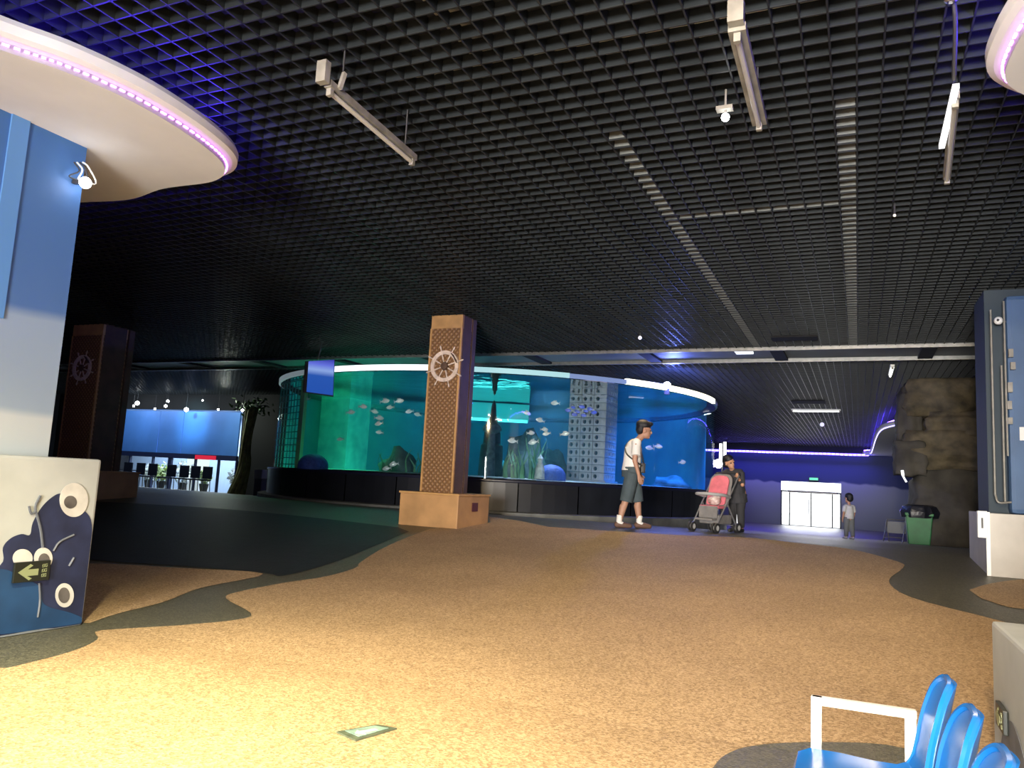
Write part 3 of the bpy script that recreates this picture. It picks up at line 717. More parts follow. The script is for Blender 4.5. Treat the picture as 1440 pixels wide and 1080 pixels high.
# glowing sheet added for light mirrored under the surface, coral, castle spire
q1, q2 = intank(660, 600, .50), intank(742, 600, .50)
vw = thing('glow_sheet', 'added turquoise light panel hung under the water surface', 'glow sheet', (q1.x, q1.y, 2.9))
MB().prism([(q1.x, q1.y, 2.88), (q2.x, q2.y, 2.88), (q2.x, q2.y, GT-.05), (q1.x, q1.y, GT-.05)], (0, .05, 0)).build('pane', E_('sheet_turquoise', (.02, .60, .55), .75), vw)
MB().bar((q1.x, q1.y-.03, 2.88), (q2.x, q2.y-.03, 2.88), .08).build('tube', E_('sheet_edge_cyan', (.12, 1.0, .9), 2.2), vw)
CORAL = P('coral_grey', (.34, .40, .40), .8, var=(9, .4), bump=(14, .8))
CORALB = P('coral_blue', (.03, .08, .32), .7, var=(9, .3), bump=(16, .8))
ROCK = P('tank_rock', (.10, .14, .13), .85, var=(4, .5), bump=(7, .9))
sp = intank(693, 600, .40); one('castle_ornament', MB().lathe([(.34, GB), (.30, GB+.9), (.24, GB+.95), (.22, GB+1.25), (.16, GB+1.3), (.12, GB+1.6), (.09, GB+1.65), (.06, GB+2.0), (.0, GB+2.15)], (sp.x, sp.y, 0), 14), ROCK, 'dark castle spire ornament before the added turquoise glow', 'ornament', smooth=True)
def dome(px, py, k, r, mat, name, label, cat, lump=0.):
    c = intank(px, py, k); mb = MB()
    mb.lathe([(r*math.cos(t)*1., c.z + r*.8*math.sin(t)) for t in [i*PI/18 for i in range(10)]][:-1] + [(.001, c.z+r*.8)], (c.x, c.y, 0), 22)
    if c.z - GB > .25: mb.lathe([(r*.55, GB), (r*.35, c.z-.1), (r, c.z)], (c.x, c.y, 0), 14)
    else: mb.lathe([(r, GB), (r, c.z)], (c.x, c.y, 0), 22)
    return one(name, mb, mat, label, cat, smooth=True)
dome(692, 605, .35, .26, CORAL, 'brain_coral', 'pale round brain coral on a stalk below the castle spire', 'coral')
dome(775, 670, .10, .33, CORALB, 'brain_coral', 'deep blue dome coral on the sand beside the vent block tower', 'coral')
dome(440, 655, .06, .35, CORALB, 'brain_coral', 'bright blue low coral near the mesh screen', 'coral')
def rock(px, k, r, h, label):
    c = intank(px, 660, k); bm = bmesh.new(); bmesh.ops.create_icosphere(bm, subdivisions=3, radius=1)
    rnd = random.Random(int(px*7)); ph = [rnd.uniform(0, 6) for _ in range(6)]
    for v in bm.verts:
        n = 1+.18*math.sin(4*v.co.x+ph[0])*math.cos(3*v.co.y+ph[1])+.14*math.sin(7*v.co.z+ph[2]+3*v.co.x)+.08*math.sin(11*v.co.y+ph[3])
        v.co = Vector((v.co.x*r*n, v.co.y*r*n, max(v.co.z, -.2)*h*n))
    me = bpy.data.meshes.new('tank_rock'); bm.to_mesh(me); bm.free(); me.materials.append(ROCK)
    o = bpy.data.objects.new('tank_rock', me); COL.objects.link(o); o.location = (c.x, c.y, GB+.05); me.polygons.foreach_set('use_smooth', [True]*len(me.polygons))
    return tag(o, label, 'rock')
rock(742, .28, .55, 1.25, 'tall dark rock behind the seaweed'); rock(778, .42, .45, .9, 'dark rock between the seaweed and the block tower')
rock(560, .30, .45, .5, 'low dark rock left of the carved pillar'); rock(705, .62, .7, .4, 'wide low rock under the castle spire'); rock(945, .55, .5, .3, 'low rock in the deep blue side of the aquarium')
WEED = P('seaweed_green', (.10, .26, .14), .6, var=(6, .3))
def seaweed(px, k, n, h, label):
    c = intank(px, 665, k); r = thing('seaweed', label, 'seaweed', (c.x, c.y, GB+.05), 'seaweed clumps in the aquarium'); rnd = random.Random(int(px))
    for i in range(n):
        b = c + Vector((rnd.uniform(-.25, .25), rnd.uniform(-.2, .2), 0)); hh = h*rnd.uniform(.5, 1); ph = rnd.uniform(0, 6)
        pts = [Vector((b.x+.07*math.sin(ph+4*t)*t*1.5, b.y+.05*math.cos(ph+3*t), GB+.04+hh*t)) for t in [j/7 for j in range(8)]]
        vs, fs = [], []
        for j, p in enumerate(pts):
            w = .035*(1-.85*(j/7)); d = Vector((math.cos(ph), math.sin(ph), 0)); vs += [p-d*w, p+d*w+Vector((0, 0, .01))]
        fs = [(2*j, 2*j+1, 2*j+3, 2*j+2) for j in range(7)]
        MB().add(vs, fs).build('frond', WEED, r, smooth=True)
for px, k, n, h, l in ((722, .10, 12, .75, 'short seaweed clump beside the round brain coral'), (738, .12, 16, 1.05, 'tallest seaweed clump before the dark rock'), (757, .14, 12, .9, 'seaweed clump next to the blue dome coral'),
                       (590, .2, 9, .6, 'seaweed clump behind the edge of the carved pillar'), (545, .25, 8, .5, 'seaweed clump by the low dark rock')): seaweed(px, k, n, h, l)
one('statue_ornament', MB().lathe([(.12, GB+.05), (.10, GB+.3), (.05, GB+.42), (.07, GB+.5), (.0, GB+.6)], intank(760, 645, .08)*1 - Vector((0, 0, intank(760, 645, .08).z)), 10), CORAL, 'small pale statue standing among the seaweed', 'ornament', smooth=True)
# fish
FISHS = P('fish_silver', (.75, .80, .78), .3, .1, var=(12, .2)); FISHB = P('fish_blue', (.12, .18, .75), .4, var=(10, .3)); FISHF = P('fish_fin', (.45, .5, .5), .5)
def make_fish(mat, name, label, group, tall=1.):
    r = thing(name, label, 'fish', (0, 0, 0), group); mb = MB()
    prof = [(-.11, .012), (-.08, .03), (-.03, .055), (.02, .06), (.07, .045), (.10, .022), (.115, .004)]
    vs = []; n = 10
    for x, h in prof:
        for j in range(n): a = 2*PI*j/n; vs.append((x, .38*h*math.cos(a), h*tall*math.sin(a)))
    fs = [(i*n+j, i*n+(j+1) % n, (i+1)*n+(j+1) % n, (i+1)*n+j) for i in range(len(prof)-1) for j in range(n)] + [tuple(range(n)), tuple((len(prof)-1)*n+j for j in range(n))]
    MB().add(vs, fs).build('body', mat, r, smooth=True)
    MB().prism([(-.10, -.003, .0), (-.16, -.003, .055), (-.145, -.003, 0), (-.16, -.003, -.055)], (0, .006, 0)).build('tail', FISHF, r)
    MB().prism([(-.05, -.002, .045*tall), (-.06, -.002, .085*tall), (.03, -.002, .075*tall), (.05, -.002, .05*tall)], (0, .004, 0)).build('dorsal_fin', FISHF, r)
    mb = MB().ball((.088, .014, .008), .006, 6, 4).ball((.088, -.014, .008), .006, 6, 4); mb.build('eye', DGREY, r)
    return r
silver = [(511,572),(527,579),(534,588),(542,564),(562,564),(548,573),(575,579),(587,583),(532,596),(543,659),(553,653),(478,618),(494,580),(430,561),(533,608)]
mid = [(759,591),(768,610),(795,610),(747,609),(749,622),(720,620),(741,581),(766,604),(780,567)]
rgt = [(926,628),(913,630),(960,650),(905,600)]
f0 = make_fish(FISHS, 'silver_fish', 'pale silver fish schooling left of the carved pillar', 'silver fish left of the carved pillar')
rnd = random.Random(3); first = True
def put_fish(proto, lst, label, group, kmin, kmax, sc):
    global first
    for px, py in lst:
        p = intank(px, py, rnd.uniform(kmin, kmax)); rz = YAW + rnd.choice((0, PI)) + rnd.uniform(-.4, .4)
        if first: o = proto; o.location = p; o.rotation_euler = (0, rnd.uniform(-.2, .2), rz); o['label'] = label; o['group'] = group; o.scale = (sc,)*3; first = False
        else: dup(proto, p, rot=(0, rnd.uniform(-.25, .25), rz), label=label, group=group, scale=sc*rnd.uniform(.8, 1.15))
put_fish(f0, silver, 'pale silver fish schooling left of the carved pillar', 'silver fish left of the carved pillar', .04, .2, .8)
put_fish(f0, mid, 'pale silver fish swimming round the seaweed', 'silver fish round the seaweed', .03, .1, .8)
put_fish(f0, rgt, 'pale silver fish in the deep blue water', 'silver fish in the deep blue water', .05, .15, .85)
first = True; f1 = make_fish(FISHB, 'blue_fish', 'small vivid blue fish before the vent block tower', 'blue fish before the block tower', 1.1)
put_fish(f1, [(799,577),(806,573),(812,579),(818,572),(824,578),(830,575),(835,580),(808,583),(821,584)], 'small vivid blue fish before the vent block tower', 'blue fish before the block tower', .03, .06, .62)
# lamps over the water: green on the left, cyan in the middle, blue on the right
tank_lamp(470, .34, 62, (.05, 1.0, .40), 1.0); tank_lamp(520, .5, 130, (.05, .95, .58), 1.5); tank_lamp(590, .55, 110, (.05, .75, .75), 1.4)
tank_lamp(690, .5, 110, (.04, .72, .82), 1.6); tank_lamp(775, .14, 60, (.62, .72, 1.0), .8); tank_lamp(760, .6, 110, (.03, .40, .95), 1.5)
tank_lamp(935, .40, 190, (.02, .20, 1.0), 1.6); tank_lamp(870, .65, 150, (.02, .28, 1.0), 1.5)
# the bright blue-white lamp standing on the rim
p, _ = cyl(938, 545); rl = thing('rim_lamp', 'blazing blue white lamp clamped on the aquarium rim', 'lamp', tuple(p))
MB().ball((p.x, p.y, GT+.11), .085).build('bulb', E_('rim_lamp_glow', (.75, .85, 1), 40), rl, smooth=True); MB().box(p.x-.05, p.x+.05, p.y-.05, p.y+.05, GT-.1, GT+.03).build('clamp', DGREY, rl)
pl = bpy.data.lights.new('rim_lamp_light', 'POINT'); pl.energy = 220; pl.color = (.12, .18, 1); pl.shadow_soft_size = .1
plo = bpy.data.objects.new('rim_lamp_light', pl); COL.objects.link(plo); plo.location = (p.x+.2, p.y-.25, GT+.2)

# hanging screen in front of the aquarium
cs = [atx(0, 0, 1)]
def atd(px, py, d): return ORG + ray(px, py)*d
tA, tB, tC_, tD = atd(434, 508, 15.3), atd(470, 506, 15.6), atd(468, 556, 15.6), atd(431, 551, 15.3)
tv = thing('hanging_screen', 'thin hanging screen glowing blue before the aquarium', 'screen', tuple(tD))
nrm = (tB-tA).cross(tD-tA).normalized(); nrm = nrm if nrm.dot(ORG-tA) > 0 else -nrm
MB().prism([tA-(tB-tA)*.10, tB+(tB-tA)*.03, tC_+(tC_-tD)*.03-Vector((0,0,.03)), tD-(tC_-tD)*.10-Vector((0,0,.02))], -nrm*.06).build('case', DGREY, tv)
def tvmat():
    m = P('screen_blue', (.01, .01, .02), .3); nt = m.node_tree; b = nt.nodes['Principled BSDF']; tc = nt.nodes.new('ShaderNodeTexCoord'); s = nt.nodes.new('ShaderNodeSeparateXYZ'); nt.links.new(tc.outputs['Generated'], s.inputs[0])
    r = nt.nodes.new('ShaderNodeValToRGB'); e = r.color_ramp.elements; e[0].color = (.015, .08, .40, 1); e[1].color = (.03, .03, .35, 1); e[1].position = 1
    for q, c in ((.5, (.02, .09, .42)), (.66, (.25, .38, .75)), (.82, (.12, .16, .70))): x_ = e.new(q); x_.color = (*c, 1)  # paler band is a reflection painted into the screen glow
    nt.links.new(s.outputs['Z'], r.inputs['Fac']); nt.links.new(r.outputs['Color'], b.inputs['Emission Color']); b.inputs['Emission Strength'].default_value = 1.
    return m
MB().prism([tA, tB, tC_, tD], nrm*.008).build('display', tvmat(), tv)
MB().tube(smooth_path([(tA+tB)/2 + Vector((-.1, 0, .02)), (tA+tB)/2 + Vector((-.05, 0, .25)), ((tA+tB)/2 + Vector((-.1, 0, 0))).xy.to_3d() + Vector((0, 0, CEIL+.02))], 5), .015, 6).build('bracket', DGREY, tv)

# ------------------------------------------------------------------ rock pillar, bin, stand
RK = P('fake_rock_brown', (.065, .053, .030), .8, var=(3.5, .55, (.12, .095, .052)), bump=(9, 1.))
RKD = P('fake_rock_dark', (.05, .045, .036), .85, var=(2.2, .5), bump=(5, .9))
def boulder(x0, x1, y0, y1, z0, z1, seed, mat, parent):
    bm = bmesh.new(); bmesh.ops.create_cube(bm, size=2); bmesh.ops.subdivide_edges(bm, edges=bm.edges[:], cuts=7, use_grid_fill=True)
    rnd = random.Random(seed); ph = [rnd.uniform(0, 6) for _ in range(8)]
    for v in bm.verts:
        p = v.co.copy(); s = p.normalized()*1.25; p = p.lerp(s, .28)
        n = 1 + .05*math.sin(5*p.x+ph[0]+2*p.z)+.05*math.sin(6*p.z+ph[1]+3*p.y)+.04*math.sin(9*p.y+ph[2]+4*p.x)+.03*math.sin(13*p.z+ph[3])
        p *= n; v.co = Vector(((x0+x1)/2+p.x*(x1-x0)/2, (y0+y1)/2+p.y*(y1-y0)/2, (z0+z1)/2+p.z*(z1-z0)/2)) - parent.location
    me = bpy.data.meshes.new('rock'); bm.to_mesh(me); bm.free(); me.materials.append(mat); me.polygons.foreach_set('use_smooth', [True]*len(me.polygons))
    o = bpy.data.objects.new('rock', me); COL.objects.link(o); o.parent = parent; return o
rp = thing('rock_pillar', 'artificial brown rock pillar of stacked boulders beside the green bin', 'rock pillar', (1.9, 19.8, .25))
boulder(1.15, 2.75, 19.1, 20.6, .1, 2.05, 1, RKD, rp); boulder(.95, 2.75, 18.9, 20.7, 1.9, 2.75, 2, RK, rp); boulder(1.35, 2.65, 18.95, 20.6, 2.65, 3.2, 3, RK, rp)
boulder(.95, 2.35, 19.0, 20.6, 3.05, 3.97, 4, RK, rp); boulder(.72, 1.35, 18.8, 19.6, 1.75, 2.5, 5, RKD, rp); boulder(2.2, 2.9, 19.3, 20.5, 2.3, 4.0, 6, RKD, rp)
boulder(.8, 1.3, 19.2, 19.9, 2.5, 3.6, 7, RKD, rp)
BINY = 18.6; pb = aty(1292, 762, BINY); bz = zf(BINY)
GREENB = P('bin_green', (.012, .14, .04), .5, var=(4, .2)); LINER = P('bin_liner_black', (.012, .013, .02), .35, bump=(14, .6))
bn = thing('waste_bin', 'green plastic waste bin with a black liner beside the rock pillar', 'bin', (pb.x, BINY, bz)); sc = Vector((pb.x, BINY, 0))
mb = MB(); W0, W1 = .20, .255
vs = [sc + Vector((sx*W0, sy*W0, bz)) for sx, sy in ((-1,-1),(1,-1),(1,1),(-1,1))] + [sc + Vector((sx*W1, sy*W1, bz+.62)) for sx, sy in ((-1,-1),(1,-1),(1,1),(-1,1))]
mb.add(vs, [(3,2,1,0),(0,1,5,4),(1,2,6,5),(2,3,7,6),(3,0,4,7)]); mb.build('body', GREENB, bn, bevel=.02)
MB().box(pb.x-.27, pb.x+.27, BINY-.27, BINY+.27, bz+.60, bz+.66).build('rim', GREENB, bn, bevel=.015)
mb = MB(); n = 24
ringv = [[sc + Vector((rr*(1+.10*math.sin(5*j)+.06*math.cos(9*j))*math.cos(2*PI*j/n), rr*(1+.08*math.sin(4*j))*math.sin(2*PI*j/n), z)) for j in range(n)] for rr, z in ((.33, bz+.56), (.36, bz+.68), (.30, bz+.80), (.22, bz+.83), (.16, bz+.72))]
mb.add([q for r_ in ringv for q in r_], [(i*n+j, i*n+(j+1) % n, (i+1)*n+(j+1) % n, (i+1)*n+j) for i in range(4) for j in range(n)]); mb.build('liner', LINER, bn, smooth=True)
SY = 21.5; ps = aty(1258, 745, SY); sz = zf(SY); x0 = ps.x-.22
sd = thing('folding_stand', 'grey tubular folding stand beside the green bin', 'stand', (ps.x, SY, sz)); mb = MB()
for dx in (0, .42): MB().tube([(x0+dx-.04, SY-.18, sz), (x0+dx+.05, SY, sz+.55)], .014, 6).build('leg', GREYM, sd); MB().tube([(x0+dx+.1, SY+.18, sz), (x0+dx+.05, SY, sz+.55)], .014, 6).build('leg', GREYM, sd)
MB().tube([(x0+.05, SY, sz+.55), (x0+.47, SY, sz+.55)], .014, 6).build('top_rail', GREYM, sd)
MB().box(x0+.06, x0+.46, SY-.05, SY-.03, sz+.22, sz+.5).build('board', P('stand_board', (.16, .17, .18), .6), sd); MB().tube([(x0-.02, SY-.14, sz+.12), (x0+.40, SY-.14, sz+.12)], .012, 6).build('stretcher', GREYM, sd)

# ------------------------------------------------------------------ ceiling fixtures
def batten(a, b, label, lit=False, w=.075, tube_mat=None, rods=True, group=None):
    a, b = Vector(a), Vector(b); r = thing('batten_light', label, 'ceiling light', a, group); d = (b-a).normalized()
    MB().bar(a, b, w, .045).build('body', OFFW if not lit else WHITE, r)
    t0, t1 = a+d*.04-Vector((0, 0, .045)), b-d*.04-Vector((0, 0, .045)); MB().tube([t0, t1], .016, 8).build('tube', tube_mat or (TUBE_ON if lit else TUBE_OFF), r, smooth=True)
    for p in (a+d*.03, b-d*.03): MB().bar(p-Vector((0, 0, .07)), p, .035, .03).build('socket', OFFW, r)
    if rods:
        for p in (a+d*.15, b-d*.15): MB().tube([p, (p.x, p.y, CEIL+.02)], .006, 5).build('rod', DGREY, r)
    return r
def bracket(p, label):
    o = MB().box(p.x-.035, p.x+.035, p.y-.04, p.y+.0, p.z, p.z+.14); return o
r = batten((-3.02, 3.62, 3.6), (-3.09, 4.77, 3.6), 'unlit dusty batten light hanging left of the grey pipes', w=.05)
MB().box(-3.06, -2.99, 3.55, 3.60, 3.58, 3.72).build('end_box', OFFW, r); MB().bar((-2.99, 3.70, 3.60), (-2.985, 3.73, 3.72), .025).build('hook', OFFW, r)
r = batten((-.57, 3.84, 3.6), (-.58, 4.96, 3.6), 'unlit grey batten light hanging beside the white ceiling dome', w=.09)
MB().box(-.61, -.53, 3.78, 3.84, 3.60, 3.72).build('end_box', OFFW, r)
r = batten((.53, 4.95, 3.6), (.605, 6.25, 3.6), 'batten light with a glowing tube hung by wires near the violet island', w=.05, tube_mat=TUBE_OFF)
MB().box(.50, .535, 4.78, 5.62, 3.555, 3.585).build('glowing_tube', E_('half_tube', (1, .97, .98), 1.6), r); MB().tube(smooth_path([(.47, 4.40, CEIL), (.49, 4.5, 3.8), (.51, 4.8, 3.62)], 4), .012, 6).build('cord', DGREY, r)
MB().lathe([(.02, -.01), (.035, 0), (.02, .01)], (.46, 4.38, 3.86), 10).build('hook', STEEL, r)
p = atz(1020, 165, 3.72); dl = thing('dome_sensor', 'small white dome under the ceiling grid beside the unlit grey batten', 'sensor', (p.x, p.y, p.z)); MB().ball(p, .028).build('dome', LAMP_ON, dl, smooth=True); MB().box(p.x-.06, p.x+.05, p.y-.03, p.y+.03, p.z+.05, p.z+.075).build('plate', OFFW, dl); MB().tube([p, (p.x, p.y, CEIL+.02)], .008, 5).build('stem', OFFW, dl)
spot_light('dome_beam', (p.x, p.y, p.z-.04), (p.x-.3, p.y+.6, 0), 190, (1, .80, .50), math.radians(150), 1.0, .05)
def xbatten(px0, px1, py, z, label, **k):
    a = atz(px0, py, z); b = atz(px1, py, z); return batten(a, (b.x, a.y, z), label, True, **k)
xbatten(1113, 1182, 576, 3.75, 'lit tube light crossing the ceiling before the far doors')
for px, y0_, y1_, l in ((1255, 514, 541, 'lit tube light running along the ceiling left of the rock pillar'), (1382, 545, 567, 'faint tube light behind the rock pillar and the blue pillar')):
    a = atz(px, y0_, 3.78); b = atz(px, y1_, 3.78); batten(a, (a.x, min(b.y, a.y+1.2), 3.78), l, True, tube_mat=TUBE_ON if px < 1300 else E_('tube_dim', (.8, .85, .8), .5))
p = atz(1047, 495, CEIL-.02); r = thing('panel_light', 'small bright twin panel light set in the soffit strip', 'ceiling light', tuple(p))
for k in (0, 1): MB().box(p.x-.17, p.x+.15, p.y-.16+.2*k, p.y-.05+.2*k, CEIL-.04, CEIL).build('diffuser', E_('twin_panel', (.9, .95, 1), 1.4), r)
for px, py, w, d, l in ((1117, 475, .75, .35, 'dark square vent in the grid near the soffit strip'), (1137, 565, .9, .8, 'dark square vent in the far ceiling grid')):
    p = atz(px, py, CEIL-.01); one('ceiling_vent', MB().box(p.x-w/2, p.x+w/2, p.y-d/2, p.y+d/2, CEIL-.03, CEIL), BLACK, l, 'vent')
for px, py, z, l in ((900, 475, 3.82, 'small white spotlight above the aquarium rim'), (1156, 597, 3.7, 'small violet white spotlight on the far ceiling'), (1258, 303, 3.8, 'tiny white camera under the grid near the grey pipe')):
    p = atz(px, py, z); r = thing('spot_lamp', l, 'lamp', tuple(p)); s = .03*max(1, p.length/12)*(1 if px != 1258 else .5); MB().ball(p, s, 10, 6).build('head', P('spot_head_%d' % px, (.8, .8, .8), .4, emit=(.8, .8, 1), es=.8 if px != 1258 else .0), r, smooth=True); MB().tube([p, (p.x, p.y, 4.95)], .01, 5).build('stem', DGREY, r)
    if px < 1300: spot_light('spot_lamp_beam', (p.x, p.y, p.z-.08), (p.x-.2, p.y-.5, 0), {900: 190, 1156: 60, 1258: 150}[px], (1, .78, .46) if px != 1156 else (.8, .8, 1), math.radians(150), 1.0, .06)  # the camera's beam is added to brighten the floor
# a second lit lamp pair at the right edge of the aquarium
p = intank(1017, 640, 0); p = aty(1016, 640, 21.0); r = thing('tube_lamp', 'pair of glowing white tube lamps behind the woman at the aquarium edge', 'lamp', (p.x, p.y, zf(21.0)))
for dx, z0, z1 in ((-.05, 1.95, 2.45), (.06, 2.05, 2.5)): MB().tube([(p.x+dx, p.y, z0), (p.x+dx, p.y, z1)], .035, 8).build('tube', TUBE_ON, r, smooth=True)
MB().ball((p.x-.1, p.y, 1.92), (.10, .06, .12)).build('lamp_head', LAMP_ON, r, smooth=True); MB().tube([(p.x, p.y+.03, zf(21.)), (p.x, p.y+.03, 2.5)], .03, 6).build('post', DGREY, r)
p = aty(1036, 727, 30.); one('floor_lamp', MB().lathe([(.09, zf(30)), (.09, zf(30)+.05), (.05, zf(30)+.06), (.07, zf(30)+.6), (.0, zf(30)+.62)], (p.x, 30, 0), 10), E_('floor_lamp_white', (1, 1, 1), 1.2), 'short white glowing floor lamp behind the woman', 'lamp', smooth=True)
p = aty(1271, 670, 18.7); one('wall_lamp', MB().tube(smooth_path([p+Vector((-.03, 0, .13)), p+Vector((-.01, -.02, 0)), p+Vector((.05, -.02, -.12))], 5), [.03]*5+[.02]*6, 8), E_('curved_lamp', (.9, .95, 1), 1.5), 'small curved white lamp on the left side of the rock pillar', 'lamp', smooth=True)
for (x_, y_), l_ in zip(FILL_PANELS, ('added fill panel nearest the mural pillar', 'added fill panel between the entrance and the blue chairs', 'added fill panel beside the partition wall', 'added fill panel over the low white pillar base')):
    r = thing('panel_light', l_, 'ceiling light', (x_, y_, 3.82)); MB().box(x_-.62, x_+.62, y_-.32, y_+.32, 3.84, 3.92).build('frame', WHITE, r); MB().box(x_-.57, x_+.57, y_-.27, y_+.27, 3.825, 3.84).build('diffuser', E_('fill_diffuser_%d' % int(x_*10), (1, .92, .78), 3), r)
    for dx_ in (-.5, .5): MB().tube([(x_+dx_, y_, 3.9), (x_+dx_, y_, 4.95)], .008, 5).build('rod', DGREY, r)
r = thing('floodlight', 'added warm fill floodlight over the entrance side of the hall', 'lamp', FILL_FLOOD); MB().box(FILL_FLOOD[0]-.16, FILL_FLOOD[0]+.16, FILL_FLOOD[1]-.16, FILL_FLOOD[1]-.14+.0, FILL_FLOOD[2]-.11, FILL_FLOOD[2]+.11).build('lens', E_('flood_lens', (1, .78, .45), 6), r); MB().box(FILL_FLOOD[0]-.18, FILL_FLOOD[0]+.18, FILL_FLOOD[1]-.32, FILL_FLOOD[1]-.16, FILL_FLOOD[2]-.13, FILL_FLOOD[2]+.13).build('housing', DGREY, r); MB().tube([(FILL_FLOOD[0], FILL_FLOOD[1]-.24, FILL_FLOOD[2]), (FILL_FLOOD[0], FILL_FLOOD[1]-.24, 4.94)], .015, 6).build('bracket', DGREY, r)
# warm downlight above the near floor
r = thing('downlight', 'warm ceiling downlight over the near tan floor', 'ceiling light', (-2.9, 1.55, 3.7)); MB().lathe([(.11, 3.72), (.12, 3.9), (.0, 3.92)], (-2.9, 1.55, 0), 18).build('can', DGREY, r, smooth=True); MB().lathe([(.0, 3.735), (.095, 3.735)], (-2.9, 1.55, 0), 18).build('lens', E_('downlight_lens', (1, .85, .5), 8), r)
spot_light('downlight_beam', (-2.9, 1.55, 3.70), (-3.3, 1.9, 0), 2200, (1, .9, .55), math.radians(100), 1.0, .09)
# floor plate
hp = thing('floor_plate', 'small worn green evacuation plate set in the tan floor', 'floor sign', (-2.08, 3.16, .004))
q = [atz(*p_, .004) for p_ in ((473,1031),(531,1021),(558,1026),(500,1043))]; MB().prism(q, (0, 0, .008)).build('plate', P('plate_olive', (.09, .11, .07), .45, var=(20, .3)), hp)
c = sum(q, Vector())/4; MB().prism([c+(p_-c)*.72+Vector((0, 0, .009)) for p_ in q], (0, 0, .002)).build('panel', P('plate_pale_green', (.22, .32, .27), .4, var=(22, .3)), hp)
e1, e2 = (q[1]-q[0]), (q[3]-q[0]); cc_ = lambda a, b: q[0]+e1*a+e2*b+Vector((0, 0, .0115))
MB().prism([cc_(*t) for t in ((.22,.5),(.36,.28),(.36,.42),(.72,.42),(.72,.58),(.36,.58),(.36,.72))], (0, 0, .002)).build('arrow', P('plate_white', (.5, .55, .52), .4), hp)

# ------------------------------------------------------------------ shop front on the left with lamps, chairs, tree
SYF = 22.5; SX0, SX1 = -28.6, -21.5; SZ = zf(SYF)
sf = thing('shop_front', 'shop front with blue lit panels above clear glass', 'shop front', ((SX0+SX1)/2, SYF, SZ))
BLUEPAN = P('shop_panel_blue', (.07, .22, .62), .5, var=(.6, .2))
xs = [SX0, -25.73, -24.42, SX1]
for a, b in zip(xs, xs[1:]): MB().box(a+.015, b-.015, SYF-.06, SYF, 1.55, 3.22).build('panel', BLUEPAN, sf)
NAVY = P('shop_frame_navy', (.012, .02, .07), .5)
MB().box(SX0, SX1, SYF-.09, SYF+.04, 1.36, 1.55).build('header', NAVY, sf)
mx_ = [SX0, -27.2, -25.9, -24.95, -23.6, -22.4, SX1]
for i, x in enumerate(mx_): w = .09 if i == 3 else .03; MB().box(x-w, x+w, SYF-.07, SYF+.03, SZ-.05, 1.36).build('mullion', NAVY, sf)
for a, b in zip(mx_, mx_[1:]): MB().box(a+.03, b-.03, SYF-.02, SYF-.01, SZ+.02, 1.36).build('pane', CLEAR, sf)
one('red_sign', MB().box(-23.55, -22.5, SYF-.13, SYF-.09, 1.36, 1.52), P('sign_red', (.5, .02, .05), .5, emit=(1, .02, .06), es=.5), 'small red sign on the header of the blue shop front', 'sign')
for n_, b_ in (('wall_shop_left', (XL, SX0-.04, SYF, SYF+.15, -.3, 4.9)), ('wall_shop_right', (SX1+.04, -16.6, SYF, SYF+.15, -.3, 4.9)), ('wall_shop_top', (SX0, SX1, SYF, SYF+.15, 3.3, 4.9))): struct(n_, MB().box(*b_), BLACK, 'black wall round the blue shop front')
struct('wall_shop_back', MB().box(XL, SX1+1, 26.4, 26.5, -.3, 3.4).box(XL, SX1+1, SYF+.2, 26.4, 3.3, 3.4), P('shop_inside_blue', (.35, .45, .6), .7), 'pale blue inside of the shop')
area_light('shop_inside_light', (-26, 24.5, 3.25), (0, 0, 0), 8, 2.4, 800, (.75, .88, 1))
BUSH = P('shop_plant_leaf', (.45, .55, .22), .6, var=(8, .5)); BUSHW = P('shop_flower_white', (.75, .80, .72), .6, var=(8, .3))
def bush(x, y, r, mat, label):
    t = thing('potted_plant', label, 'plant', (x, y, zf(y))); z0 = zf(y); rnd = random.Random(int(-x*10))
    MB().lathe([(.14, z0), (.2, z0+.3), (.17, z0+.31)], (x, y, 0), 12).build('pot', DGREY, t, smooth=True)
    mb = MB()
    for i in range(150):
        d = Vector((rnd.gauss(0, 1), rnd.gauss(0, 1), rnd.gauss(0, .8))).normalized()*r*rnd.uniform(.4, 1); c = Vector((x, y, z0+.3+r*.9))+d
        u = Vector((rnd.gauss(0, 1), rnd.gauss(0, 1), rnd.gauss(0, 1))).normalized()*.12; v = u.cross(Vector((rnd.gauss(0, 1), rnd.gauss(0, 1), 1))).normalized()*.06
        mb.add([c-u, c+v, c+u, c-v], [(0, 1, 2, 3)])
    mb.build('foliage', mat, t)['kind'] = 'stuff'
bush(-26.6, 23.6, .42, BUSH, 'yellow green potted plant behind the shop glass'); bush(-25.7, 23.9, .48, BUSHW, 'white flowering plant behind the shop glass'); bush(-24.3, 23.7, .3, BUSH, 'smaller yellow green plant behind the shop glass'); bush(-22.6, 23.7, .36, BUSHW, 'white flowering plant near the right end of the shop'); bush(-28.0, 24.2, .36, BUSHW, 'white flowering plant near the left end of the shop')
for x, w, h, l in ((-26.2, .9, .9, 'glowing white display case behind the shop glass'), (-22.9, 1.0, .8, 'glowing pale display case near the right end of the shop')):
    t = thing('display_case', l, 'display case', (x, 25, zf(25))); z0 = zf(25); MB().box(x-w/2, x+w/2, 24.8, 25.4, z0, z0+.5).build('cabinet', WHITE, t); MB().box(x-w/2+.05, x+w/2-.05, 24.85, 25.35, z0+.5, z0+.5+h).build('lit_case', E_('case_%d' % int(-x), (.85, 1, .95), 1.1), t, bevel=.02)
